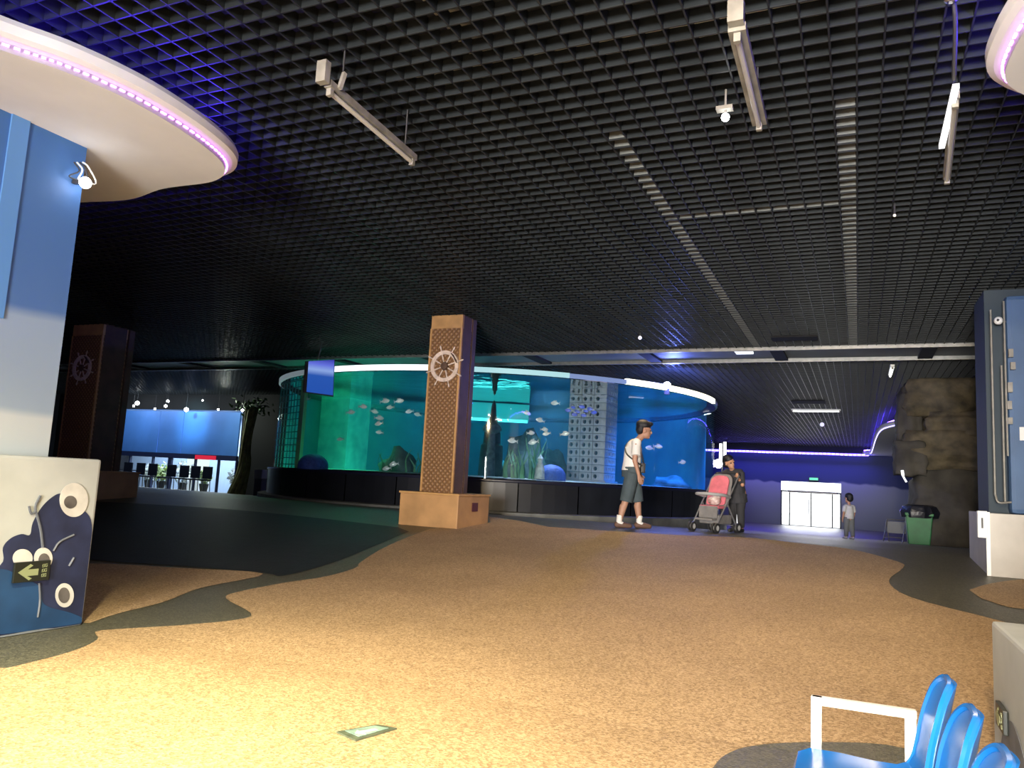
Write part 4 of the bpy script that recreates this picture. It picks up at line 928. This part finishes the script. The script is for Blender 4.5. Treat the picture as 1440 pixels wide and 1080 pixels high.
# panel spotlight and small globe lamps
spot_light('panel_spot', (-23.6, 20.6, 3.7), (-23.9, SYF-.05, 2.9), 260, (.35, .85, 1), math.radians(60), 1.0)
area_light('panel_wash', (-25.2, 20.9, 3.75), (math.radians(38), 0, 0), 6, .2, 90, (.7, .85, 1))
gl = 0
for px, py, r_, l in ((193,567,.08,'largest glowing globe lamp above the left end of the shop'), (188,571,.04,'small globe lamp just left below the largest globe'), (172,575,.045,'small globe lamp at the left corner of the blue panels'), (218,575,.04,'small globe lamp above the first panel joint'),
                       (236,564,.05,'globe lamp hanging upper of a close pair'), (233,571,.055,'globe lamp hanging lower of a close pair'), (262,576,.08,'large globe lamp above the second panel joint'), (285,563,.03,'tiny globe lamp hung highest over the shop'), (307,576,.035,'small globe lamp above the right hand blue panel'), (341,577,.05,'globe lamp at the crown of the artificial tree')):
    p = aty(px, py, 21.9); t = thing('globe_lamp', l, 'lamp', tuple(p), 'globe lamps over the shop front'); MB().ball(p, r_, 10, 7).build('globe', LAMP_ON, t, smooth=True); MB().tube([p+Vector((0, 0, r_*.8)), (p.x, p.y, CEIL)], .006, 4).build('cord', DGREY, t)
tl = bpy.data.lights.new('tree_fill_light', 'POINT'); tl.energy = 70; tl.color = (.9, 1, .8); tl.shadow_soft_size = .06; tlo = bpy.data.objects.new('tree_fill_light', tl); COL.objects.link(tlo); tlo.location = p + Vector((-.25, -.75, -.25))  # point light added to brighten the tree trunk
# waiting chairs
WC = P('waiting_chair_navy', (.012, .016, .035), .45); CHY = 21.4; CZ = zf(CHY)
wc = thing('waiting_chair', 'dark waiting chair before the shop glass', 'chair', (0, 0, 0), 'dark waiting chairs')
MB().box(-.23, .23, -.24, .2, .40, .45).build('seat', WC, wc, bevel=.015); MB().box(-.23, .23, .19, .24, .46, .92).build('backrest', WC, wc, bevel=.02)
for sx in (-1, 1): MB().tube([(sx*.2, -.18, 0), (sx*.2, -.16, .41)], .018, 6).build('leg', STEEL, wc); MB().tube([(sx*.2, .2, 0), (sx*.2, .17, .41)], .018, 6).build('leg', STEEL, wc)
MB().bar((-.24, -.05, .62), (-.24, .2, .62), .03).build('armrest', WC, wc)
for i, px in enumerate((152, 170, 188, 205, 232, 250, 266, 283)):
    p = aty(px, 690, CHY); rz = PI
    nth = ('first', 'second', 'third', 'fourth')
    l = 'dark waiting chair, %s from the shadowed carved pillar before the shop' % nth[i] if i < 4 else 'dark waiting chair, %s from the artificial tree before the shop' % nth[7-i]; g = 'dark waiting chairs before the shop'
    if i == 0: wc.location = (p.x, CHY, CZ); wc.rotation_euler = (0, 0, 0); wc['label'] = l; wc['group'] = g
    else: dup(wc, (p.x, CHY, CZ), 0, l, g)
# artificial tree
tr = thing('artificial_tree', 'artificial olive tree trunk with hanging roots beside the shop', 'tree', tuple(aty(343, 692, 21.2))); BARK = P('fake_bark', (.26, .25, .09), .85, var=(5, .4), bump=(9, .8))
p = aty(345, 640, 21.2); zt_ = zf(21.2)
for k in range(7):
    a = k*2*PI/7; q = [Vector((p.x+.24*math.cos(a)-.25, p.y+.2*math.sin(a), zt_)), Vector((p.x+.13*math.cos(a+.5), p.y+.12*math.sin(a+.5), zt_+.9)), Vector((p.x+.10*math.cos(a+1), p.y+.1*math.sin(a+1), zt_+1.9)), Vector((p.x+.16*math.cos(a+1.4)+.12, p.y+.15*math.sin(a+1.4), zt_+3.1))]
    MB().tube(smooth_path(q, 5), [.10]*8+[.075]*8, 8).build('root' if k > 3 else 'trunk_strand', BARK, tr, smooth=True)
mb = MB(); rnd = random.Random(5)
for i in range(160):
    c = Vector((p.x+rnd.gauss(.1, .3), p.y+rnd.gauss(0, .3), zt_+3.15+rnd.gauss(0, .14))); u = Vector((rnd.gauss(0, 1), rnd.gauss(0, 1), rnd.gauss(0, 1))).normalized()*.09; v = u.cross(Vector((0.3, rnd.gauss(0, 1), 1))).normalized()*.05
    mb.add([c-u, c+v, c+u, c-v], [(0, 1, 2, 3)])
mb.build('foliage', P('fake_leaf', (.05, .14, .03), .6, var=(6, .4)), tr)['kind'] = 'stuff'
KY = 19.5; p = aty(365, 690, KY); kz = zf(KY); ko = thing('ticket_post', 'small grey post with a pale top panel left of the aquarium', 'post', (p.x, KY, kz))
MB().box(p.x-.15, p.x+.15, KY-.12, KY+.12, kz, kz+.55).build('body', P('post_grey', (.10, .10, .11), .6), ko, bevel=.02); MB().box(p.x-.16, p.x+.16, KY-.14, KY+.12, kz+.55, kz+.85).build('top_panel', P('post_panel', (.3, .3, .31), .5), ko, bevel=.02)

# ------------------------------------------------------------------ blue chairs in the foreground
def shell(prof, thick, name, mat, parent, nv=11):
    """moulded seat shell: prof=[(x, z, half_width, dish)] swept across y"""
    top = []; n = len(prof)
    for i, (x, z, hw, dish) in enumerate(prof):
        a, b = prof[max(i-1, 0)], prof[min(i+1, n-1)]; tx, tz = b[0]-a[0], b[1]-a[1]; L = math.hypot(tx, tz) or 1; nx, nz = -tz/L, tx/L
        row = []
        for j in range(nv):
            v = -1+2*j/(nv-1); d = dish*(v*v); row.append((Vector((x+nx*d, v*hw, z+nz*d)), Vector((nx, 0, nz))))
        top.append(row)
    vs = [p for r_ in top for p, _ in r_] + [p - nn_*thick for r_ in top for p, nn_ in r_]; o = n*nv; fs = []
    for i in range(n-1):
        for j in range(nv-1):
            a = i*nv+j; fs += [(a, a+1, a+nv+1, a+nv), (o+a, o+a+nv, o+a+nv+1, o+a+1)]
    for i in range(n-1):
        for j in (0, nv-1): a = i*nv+j; fs.append((a, a+nv, o+a+nv, o+a))
    for j in range(nv-1):
        for i in (0, n-1): a = i*nv+j; fs.append((a, a+1, o+a+1, o+a))
    return MB().add(vs, fs).build(name, mat, parent, smooth=True)
bc = thing('blue_chair', 'blue moulded plastic chair', 'chair', (0, 0, 0), 'row of blue plastic chairs')
seatp = [(-.235, .335, .12, .0), (-.225, .355, .155, .003), (-.19, .362, .166, .01), (-.10, .358, .17, .014), (.0, .350, .172, .016), (.07, .350, .172, .018), (.115, .365, .172, .022)]
backp = [(.115, .365, .172, .022), (.14, .40, .172, .028), (.158, .45, .172, .034), (.172, .52, .168, .036), (.185, .58, .155, .034), (.195, .63, .13, .028), (.202, .662, .095, .018), (.206, .678, .05, .008)]
shell(seatp, .016, 'seat', BLUEP, bc); shell(backp, .016, 'backrest', BLUEP, bc)
mb = MB(); q = [Vector((x_ + (-.0), s_*hw, z_)) for s_, pr in ((1, backp), (-1, backp[::-1])) for x_, z_, hw, d_ in pr]
mb.tube(smooth_path([Vector((x_-d_*.9, hw, z_)) for x_, z_, hw, d_ in backp] + [Vector((x_-d_*.9, -hw, z_)) for x_, z_, hw, d_ in backp[::-1]], 3), .010, 6); mb.build('rolled_edge', BLUEP, bc, smooth=True)
WHM = P('white_enamel_steel', (.78, .77, .70), .35, var=(9, .1))
for sx, ys_ in ((-.12, 1), (-.12, -1), (.12, 1), (.12, -1)): MB().tube([(sx*1.25, ys_*.11, 0), (sx, ys_*.10, .35)], .013, 8).build('leg', WHM, bc, smooth=True)
for i, (x, y) in enumerate(((.042, 2.70), (.066, 2.35), (.085, 2.0), (.11, 1.65))):
    l = ['blue plastic chair carrying the white armrest', 'blue plastic chair second from the white armrest', 'blue plastic chair third from the white armrest', 'blue plastic chair last in the row away from the white armrest'][i]
    if i == 0: c0 = bc; bc.location = (x, y, 0); bc['label'] = l
    else: dup(bc, (x, y, 0), None, l)
mb = MB()
arm = [(-.125, 2.885, .30), (-.125, 2.885, .515), (-.125, 2.885, .53), (-.11, 2.885, .53), (.15, 2.90, .53), (.165, 2.90, .53), (.165, 2.90, .515), (.15, 2.90, .30)]
MB().bar((-.13, 2.885, .28), (-.13, 2.885, .535), .032, .026).build('armrest_post', WHM, c0); MB().bar((.15, 2.90, .28), (.15, 2.90, .53), .032, .026).build('armrest_post', WHM, c0)
o = MB().bar((-.146, 2.886, .522), (.168, 2.90, .522), .034, .026).build('armrest', WHM, c0, bevel=.004); o['label'] = 'white enamelled steel armrest'
MB().bar((-.12, 2.885, .30), (.15, 2.90, .30), .03, .02).build('armrest_brace', WHM, c0)
bm_ = one('chair_rail', MB().bar((0.02, 1.4, .325), (0.02, 2.88, .325), .04, .03), WHM, 'white steel rail under the row of blue chairs', 'rail')

# ------------------------------------------------------------------ people
SKIN = P('skin_tan', (.42, .23, .16), .55, var=(6, .08)); SKIN2 = P('skin_warm', (.50, .26, .16), .55, var=(6, .08)); HAIRM = P('hair_black', (.008, .008, .012), .5, bump=(60, .5))
def capsule(mb, pts, rs, n=10, M=None):
    """rounded limb: tube through pts with balls at its joints; joints flat when r<0"""
    mb.tube(pts, [abs(r) for r in rs], n)
    for p, r in zip(pts, rs):
        if r > 0: mb.ball(p, r*.995, n, 6)
    return mb
def cloth_tube(mb, pts, rs, n=14): return mb.tube(pts, rs, n)
def ell(mb, c, r, ry=0., rz=0.): return mb.ball(c, r, 14, 10, (Matrix.Rotation(rz, 3, 'Z') @ Matrix.Rotation(ry, 3, 'Y')))
def blob(name, mb, voxel, mat, parent, M, iters=3):
    mb.v = [tuple(M @ Vector(p)) for p in mb.v]
    o = mb.build(name, mat, parent); r = o.modifiers.new('r', 'REMESH'); r.mode = 'VOXEL'; r.voxel_size = voxel; r.use_smooth_shade = True
    s = o.modifiers.new('s', 'SMOOTH'); s.factor = .5; s.iterations = iters
    dg = bpy.context.evaluated_depsgraph_get(); me = bpy.data.meshes.new_from_object(o.evaluated_get(dg)); old = o.data; o.modifiers.clear(); o.data = me; bpy.data.meshes.remove(old)
    me.name = name; me.polygons.foreach_set('use_smooth', [True]*len(me.polygons)); return o
def hand(mb, w, d, side, grip=.3):
    """palm and five curled fingers. w wrist, d pointing direction, side = thumb direction"""
    w, d, s = Vector(w), Vector(d).normalized(), Vector(side).normalized(); s = (s-d*s.dot(d)).normalized(); pn = d.cross(s)
    for k in (-.026, 0, .026): capsule(mb, [w+s*k*.5, w+d*.085+s*k], [.020, .017])
    for i, (off, L) in enumerate(((.030, .070), (.010, .078), (-.010, .072), (-.030, .056))):
        b = w+d*.085+s*off; m1 = b+(d*math.cos(grip)+pn*math.sin(grip))*L*.5; m2 = m1+(d*math.cos(2.2*grip)+pn*math.sin(2.2*grip))*L*.5
        capsule(mb, [b, m1, m2], [.0105, .0095, .008], 8)
    t0 = w+d*.03+s*.025; t1 = t0+(d*.6+s*.75).normalized()*.04; capsule(mb, [t0, t1, t1+(d*.9+s*.25+pn*.25).normalized()*.035], [.014, .011, .009], 8)
def head(mb, c, fwd, s=1., turn=0.):
    """skull, jaw, nose, ears, lips, eye sockets; fwd unit vector in xz plane"""
    c = Vector(c); f = Vector(fwd).normalized(); l = Vector((0, 1, 0)); u = f.cross(l); u = u if u.z > 0 else -u; ang_ = -math.asin(max(-1, min(1, f.z))); f, l = f*math.cos(turn)+l*math.sin(turn), l*math.cos(turn)-f*math.sin(turn)
    def ell(mb_, c_, r_, a_): return mb_.ball(c_, r_, 14, 10, Matrix.Rotation(turn, 3, 'Z') @ Matrix.Rotation(a_, 3, 'Y'))
    def at(a, b, d): return c + f*a*s + l*b*s + u*d*s
    ell(mb, at(-.01, 0, .03), (.10*s, .078*s, .105*s), ang_); ell(mb, at(.035, 0, -.045), (.065*s, .06*s, .075*s), ang_)
    ell(mb, at(.07, 0, -.09), (.03*s, .035*s, .025*s), ang_)
    capsule(mb, [at(.088, 0, .02), at(.112, 0, -.022)], [.010*s, .016*s], 8); ell(mb, at(.094, 0, -.055), (.014*s, .026*s, .010*s), ang_)
    for y in (-1, 1): ell(mb, at(-.005, y*.080, -.01), (.022*s, .010*s, .034*s), ang_); ell(mb, at(.085, y*.032, .028), (.014*s, .024*s, .012*s), ang_)
    return at
def face_eyes(at, M, parent, s=1.):
    for y in (-1, 1):
        MB().ball(M @ at(.083, y*.032, .010), .012*s, 8, 6).build('eye', DGREY, parent, smooth=True)
def place(loc, fwd, s=1.):
    f = Vector((fwd[0], fwd[1], 0)).normalized(); return Matrix.Translation(loc) @ Matrix(((f.x, -f.y, 0, 0), (f.y, f.x, 0, 0), (0, 0, 1, 0), (0, 0, 0, 1))) @ Matrix.Scale(s, 4)

# the man walking past the aquarium: local x forward, y to his left, z up
g = gnd(889, 743); man = thing('person', 'person in white t-shirt and grey shorts walking past the aquarium', 'person', tuple(g)); M = place(g, (math.cos(YAW), math.sin(YAW)))
b = MB(); at = head(b, (.155, 0, 1.655), (1, 0, -.12), 1.12)
capsule(b, [(.04, 0, 1.47), (.12, 0, 1.57)], [.062, .058])
ell(b, (-.02, 0, 1.30), (.115, .17, .19), .1); ell(b, (-.03, 0, 1.08), (.105, .15, .18)); ell(b, (-.035, 0, .92), (.105, .14, .13)); capsule(b, [(0, -.16, 1.42), (0, .16, 1.42)], [.07, .07])
# legs: right rear (y<0), left front
capsule(b, [(-.04, -.09, .90), (-.13, -.095, .50), (-.235, -.095, .11)], [.095, .062, .042]); capsule(b, [(-.185, -.095, .36), (-.21, -.095, .24)], [.056, .046])
capsule(b, [(-.02, .09, .90), (.09, .095, .50), (.13, .095, .11)], [.095, .062, .042]); capsule(b, [(.085, .095, .38), (.11, .095, .24)], [.056, .046])
for x, y in ((-.24, -.095), (.125, .095)): capsule(b, [(x, y, .07), (x+.13, y, .045), (x+.19, y, .04)], [.042, .036, .028])
# arms
capsule(b, [(-.01, -.20, 1.40), (-.03, -.225, 1.13), (.045, -.215, .90)], [.055, .043, .030]); hand(b, (.05, -.213, .88), (.25, .02, -1), (1, .3, 0), .35)
capsule(b, [(-.01, .20, 1.40), (.0, .225, 1.13), (.13, .215, .93)], [.055, .043, .030]); hand(b, (.135, .213, .91), (.35, -.02, -1), (1, -.3, 0), .35)
blob('body', b, .0075, SKIN, man, M, 3); face_eyes(at, M, man, 1.12)
b = MB(); ell(b, at(-.025, 0, .085), (.135, .105, .092), .1); ell(b, at(-.065, 0, .02), (.08, .098, .11), .1); ell(b, at(.06, 0, .115), (.066, .078, .042), .1); blob('hair', b, .01, HAIRM, man, M, 2)
b = MB(); ell(b, (-.02, 0, 1.31), (.135, .20, .20), .1); cloth_tube(b, [(-.025, 0, 1.35), (-.04, 0, 1.10), (-.05, 0, .955)], [.15, .152, .165])
b.v = [(x*1., y*1.08, z) for x, y, z in b.v]; capsule(b, [(.0, -.17, 1.425), (.0, .17, 1.425)], [.085, .085]); cloth_tube(b, [(.0, -.16, 1.44), (-.02, -.235, 1.21)], [.075, .082]); cloth_tube(b, [(.0, .16, 1.44), (.0, .235, 1.21)], [.075, .082])
ell(b, (.035, 0, 1.475), (.075, .085, .04)); blob('t_shirt', b, .011, P('cloth_white', (.80, .78, .77), .8, var=(5, .05)), man, M, 3)
b = MB(); cloth_tube(b, [(-.045, 0, 1.03), (-.04, 0, .86)], [.16, .168]); b.v = [(x, y*1.12, z) for x, y, z in b.v]; cloth_tube(b, [(-.045, -.085, .92), (-.10, -.095, .62), (-.135, -.095, .44)], [.12, .115, .108]); cloth_tube(b, [(-.02, .085, .92), (.055, .095, .62), (.085, .095, .44)], [.12, .115, .108])
blob('shorts', b, .011, P('cloth_slate', (.06, .085, .10), .85, var=(5, .2)), man, M, 3)
for x, y, t in ((-.24, -.095, 0), (.125, .095, 0)):
    b = MB(); cloth_tube(b, [(x+.012, y, .215), (x, y, .09), (x+.06, y, .06)], [.052, .052, .05]); blob('sock', b, .008, P('cloth_sock', (.82, .8, .78), .8), man, M, 2)
    b = MB(); capsule(b, [(x-.03, y, .055), (x+.08, y, .05), (x+.18, y, .042)], [.055, .055, .042]); b.v = [(p_[0], p_[1], max(p_[2], .004)) for p_ in b.v]; blob('shoe', b, .009, P('shoe_brown', (.13, .07, .05), .6), man, M, 2)
bag = thing('sling_bag', 'black sling bag worn by the person in the white t-shirt', 'bag', tuple(M @ Vector((.14, -.12, 1.0)))); MB().box(.085, .16, -.19, .02, .93, 1.10, M).build('pouch', DGREY, bag, bevel=.02)
MB().tube([M @ Vector(p_) for p_ in smooth_path([(.10, -.19, 1.05), (-.02, -.22, 1.12), (-.16, -.15, 1.24), (-.15, .02, 1.38), (.0, .16, 1.51), (.12, .13, 1.32), (.16, .02, 1.10)], 5)], .013, 6).build('strap', DGREY, bag, smooth=True)

# stroller and the woman pushing it
g = gnd(1003, 748); FWD = Vector((-.33, -.94, 0)).normalized(); MS = place(g, FWD); S = lambda *p_: MS @ Vector(p_)
stl = thing('stroller', 'pink and grey stroller pushed in front of the aquarium', 'stroller', tuple(g)); PINK = P('stroller_pink', (.62, .15, .20), .8, var=(8, .15)); STG = P('stroller_grey', (.20, .19, .19), .8, var=(8, .2)); STM = P('stroller_tube', (.35, .35, .38), .35, .6)
def panel(name, cs, mat, t=.03):
    return MB().prism([S(*c_) for c_ in cs], (MS.to_3x3() @ Vector((t, 0, 0)))).build(name, mat, stl, bevel=.012, smooth=True)
def rrect(y, z0, z1, x0, x1, r=.08):
    out = []
    for cy__, cz__, a0 in ((y-r, z1-r, 0), (-y+r, z1-r, PI/2), (-y+r*.4, z0+r*.4, PI), (y-r*.4, z0+r*.4, 1.5*PI)):
        rr = r if a0 < 2 else r*.4
        for k in range(5): a = a0+k*PI/8; out.append((0, cy__+rr*math.cos(a), cz__+rr*math.sin(a)))
    return [(x0+(x1-x0)*(z-z0)/(z1-z0), y_, z) for _, y_, z in out]
panel('seat_back_shell', rrect(.215, .42, 1.0, -.10, -.30, .13), STG, .02); panel('seat_back', rrect(.175, .46, .97, -.07, -.265, .12), PINK, .035)
MB().box(-.10, .17, -.18, .18, .40, .45, MS).build('seat', PINK, stl, bevel=.015); MB().box(.17, .20, -.17, .17, .24, .44, MS).build('leg_panel', STG, stl, bevel=.01); MB().box(.16, .34, -.16, .16, .20, .235, MS).build('footrest', STG, stl, bevel=.01)
MB().tube([S(*p_) for p_ in smooth_path([(-.12, -.235, .60), (.10, -.25, .63), (.27, -.17, .64), (.31, 0, .645), (.27, .17, .64), (.10, .25, .63), (-.12, .235, .60)], 5)], .026, 8).build('bumper_bar', P('bumper_foam', (.36, .36, .37), .7), stl, smooth=True)
for s_ in (-1, 1):
    MB().tube([S(.33, s_*.22, .09), S(-.02, s_*.235, .50), S(-.36, s_*.235, .90), S(-.44, s_*.235, .98)], .013, 8).build('side_tube', STM, stl, smooth=True)
    MB().tube([S(-.38, s_*.24, .09), S(-.02, s_*.235, .50)], .013, 8).build('rear_leg', STM, stl, smooth=True)
    for x, yy in ((.33, s_*.22), (-.38, s_*.24)):
        for dy in (-.028, .028):
            c_ = S(x, yy+dy, .085); ax = MS.to_3x3() @ Vector((0, 1, 0)); w = MB().tube([c_-ax*.014, c_+ax*.014], .082, 16).build('wheel', DGREY, stl); MB().tube([c_-ax*.016, c_+ax*.016], .045, 10).build('hub', P('hub_%.1f%.1f' % (x, yy+dy), (.55, .55, .56), .4), w)
MB().tube([S(*p_) for p_ in smooth_path([(-.44, -.235, .98), (-.49, -.2, 1.02), (-.50, 0, 1.03), (-.49, .2, 1.02), (-.44, .235, .98)], 4)], .018, 8).build('handle', DGREY, stl, smooth=True)
MB().box(-.30, .16, -.19, .19, .14, .30, MS).build('basket', STG, stl, bevel=.03)
MB().tube([S(-.38, -.24, .12), S(-.38, .24, .12)], .010, 6).build('axle', STM, stl)
bl = MB(); ell(bl, (.06, .04, .53), (.09, .12, .08)); ell(bl, (.02, .08, .60), (.06, .06, .07)); blob('blanket', bl, .012, P('blanket_red_white', (.62, .22, .22), .8, var=(14, .5, (.8, .7, .68))), None, MS, 3)
tag(bpy.data.objects[-1] if False else [o_ for o_ in bpy.data.objects if o_.name.startswith('blanket')][0], 'crumpled red and white blanket on the stroller seat', 'blanket')

wg = g - FWD*.78 + Vector((.02, .0, 0)); wg.z = zf(wg.y); wmn = thing('person', 'person in dark clothes bending over the stroller handle', 'person', tuple(wg)); M = place(wg, FWD, .86)
b = MB(); at = head(b, (.335, 0, 1.425), (.95, 0, -.31), 1.08, 1.15)
capsule(b, [(.20, 0, 1.27), (.29, 0, 1.37)], [.055, .052]); ell(b, (.12, 0, 1.14), (.105, .15, .19), .55); ell(b, (.0, 0, .95), (.105, .145, .17), .4); ell(b, (-.05, 0, .83), (.125, .165, .13)); capsule(b, [(.17, -.15, 1.23), (.17, .15, 1.23)], [.062, .062])
for s_ in (-1, 1):
    capsule(b, [(-.05, s_*.085, .82), (.0, s_*.09, .46), (-.05, s_*.09, .09)], [.095, .062, .042]); capsule(b, [(-.055, s_*.09, .06), (.08, s_*.09, .042), (.13, s_*.09, .036)], [.04, .036, .028])
    capsule(b, [(.17, s_*.19, 1.22), (.20, s_*.225, .98), (.30, s_*.19, 1.10)], [.05, .04, .03]); hand(b, (.30, s_*.19, 1.10), (.75, 0, .45), (0, -s_, .4), -.6)
blob('body', b, .008, SKIN2, wmn, M, 3); face_eyes(at, M, wmn, 1.08)
b = MB(); ell(b, at(-.03, 0, .075), (.125, .105, .09), .2, 1.15); ell(b, at(-.075, 0, .0), (.085, .102, .125), .2, 1.15); ell(b, at(-.13, 0, .03), (.05, .05, .05)); blob('hair', b, .01, HAIRM, wmn, M, 2)
b = MB(); ell(b, (.12, 0, 1.14), (.125, .18, .20), .55); cloth_tube(b, [(.14, 0, 1.18), (.0, 0, .95), (-.06, 0, .62)], [.15, .16, .20]); capsule(b, [(.16, -.15, 1.24), (.16, .15, 1.24)], [.072, .072])
for s_ in (-1, 1): cloth_tube(b, [(.17, s_*.18, 1.24), (.20, s_*.225, .98), (.27, s_*.20, 1.06)], [.068, .060, .052])
blob('coat', b, .011, P('cloth_charcoal', (.035, .035, .042), .85, var=(6, .3)), wmn, M, 3)
b = MB()
for s_ in (-1, 1): cloth_tube(b, [(-.05, s_*.085, .80), (.0, s_*.09, .46), (-.05, s_*.09, .10)], [.115, .085, .065])
blob('trousers', b, .011, P('cloth_dark_grey', (.03, .03, .035), .85), wmn, M, 2)
for s_ in (-1, 1):
    b = MB(); capsule(b, [(-.075, s_*.09, .05), (.04, s_*.09, .045), (.13, s_*.09, .038)], [.05, .05, .038]); b.v = [(p_[0], p_[1], max(p_[2], .004)) for p_ in b.v]; blob('shoe', b, .009, DGREY, wmn, M, 2)

# the child beyond the crest
CY_ = 19.0; g = aty(1194, 757, CY_); g.z = zf(CY_); kid = thing('person', 'small child in pale top and grey trousers standing near the glass doors', 'person', tuple(g)); M = place(g, (-.55, .8), .60)
b = MB(); at = head(b, (.03, 0, 1.50), (1, 0, -.05), 1.42)
capsule(b, [(0, 0, 1.24), (.02, 0, 1.36)], [.06, .055]); ell(b, (0, 0, 1.10), (.11, .155, .18)); ell(b, (0, 0, .90), (.12, .15, .17)); ell(b, (0, 0, .78), (.12, .155, .12)); capsule(b, [(0, -.14, 1.21), (0, .14, 1.21)], [.06, .06])
for s_ in (-1, 1):
    x1 = .08*s_; capsule(b, [(0, s_*.08, .78), (x1*.5, s_*.085, .44), (x1-.03, s_*.085, .09)], [.095, .065, .045]); capsule(b, [(x1-.03, s_*.085, .06), (x1+.1, s_*.085, .042)], [.042, .038])
    capsule(b, [(0, s_*.18, 1.19), (-.02*s_, s_*.225, .96), (.06, s_*.22, .76)], [.055, .045, .033]); hand(b, (.065, s_*.22, .74), (.2, 0, -1), (1, 0, 0), .4)
blob('body', b, .006, SKIN, kid, M, 2); face_eyes(at, M, kid, 1.4)
b = MB(); ell(b, at(-.025, 0, .065), (.165, .135, .125)); ell(b, at(-.07, 0, .0), (.105, .125, .13)); blob('hair', b, .009, HAIRM, kid, M, 2)
b = MB(); cloth_tube(b, [(0, 0, 1.22), (0, 0, .98), (0, 0, .76)], [.14, .165, .18]); capsule(b, [(0, -.13, 1.21), (0, .13, 1.21)], [.075, .075])
for s_ in (-1, 1): cloth_tube(b, [(0, s_*.16, 1.22), (-.015*s_, s_*.225, 1.0)], [.08, .075])
blob('shirt', b, .009, P('cloth_pale_grey', (.5, .5, .52), .85, var=(9, .15)), kid, M, 2)
b = MB()
for s_ in (-1, 1): x1 = .08*s_; cloth_tube(b, [(0, s_*.08, .82), (x1*.5, s_*.085, .44), (x1-.03, s_*.085, .11)], [.125, .095, .075])
blob('trousers', b, .009, P('cloth_mid_grey', (.13, .14, .15), .85), kid, M, 2)
for s_ in (-1, 1):
    x1 = .08*s_; b = MB(); capsule(b, [(x1-.05, s_*.085, .055), (x1+.12, s_*.085, .045)], [.055, .05]); b.v = [(p_[0], p_[1], max(p_[2], .005)) for p_ in b.v]; blob('shoe', b, .008, P('kid_shoe_%d' % s_, (.4, .4, .42), .6), kid, M, 1)
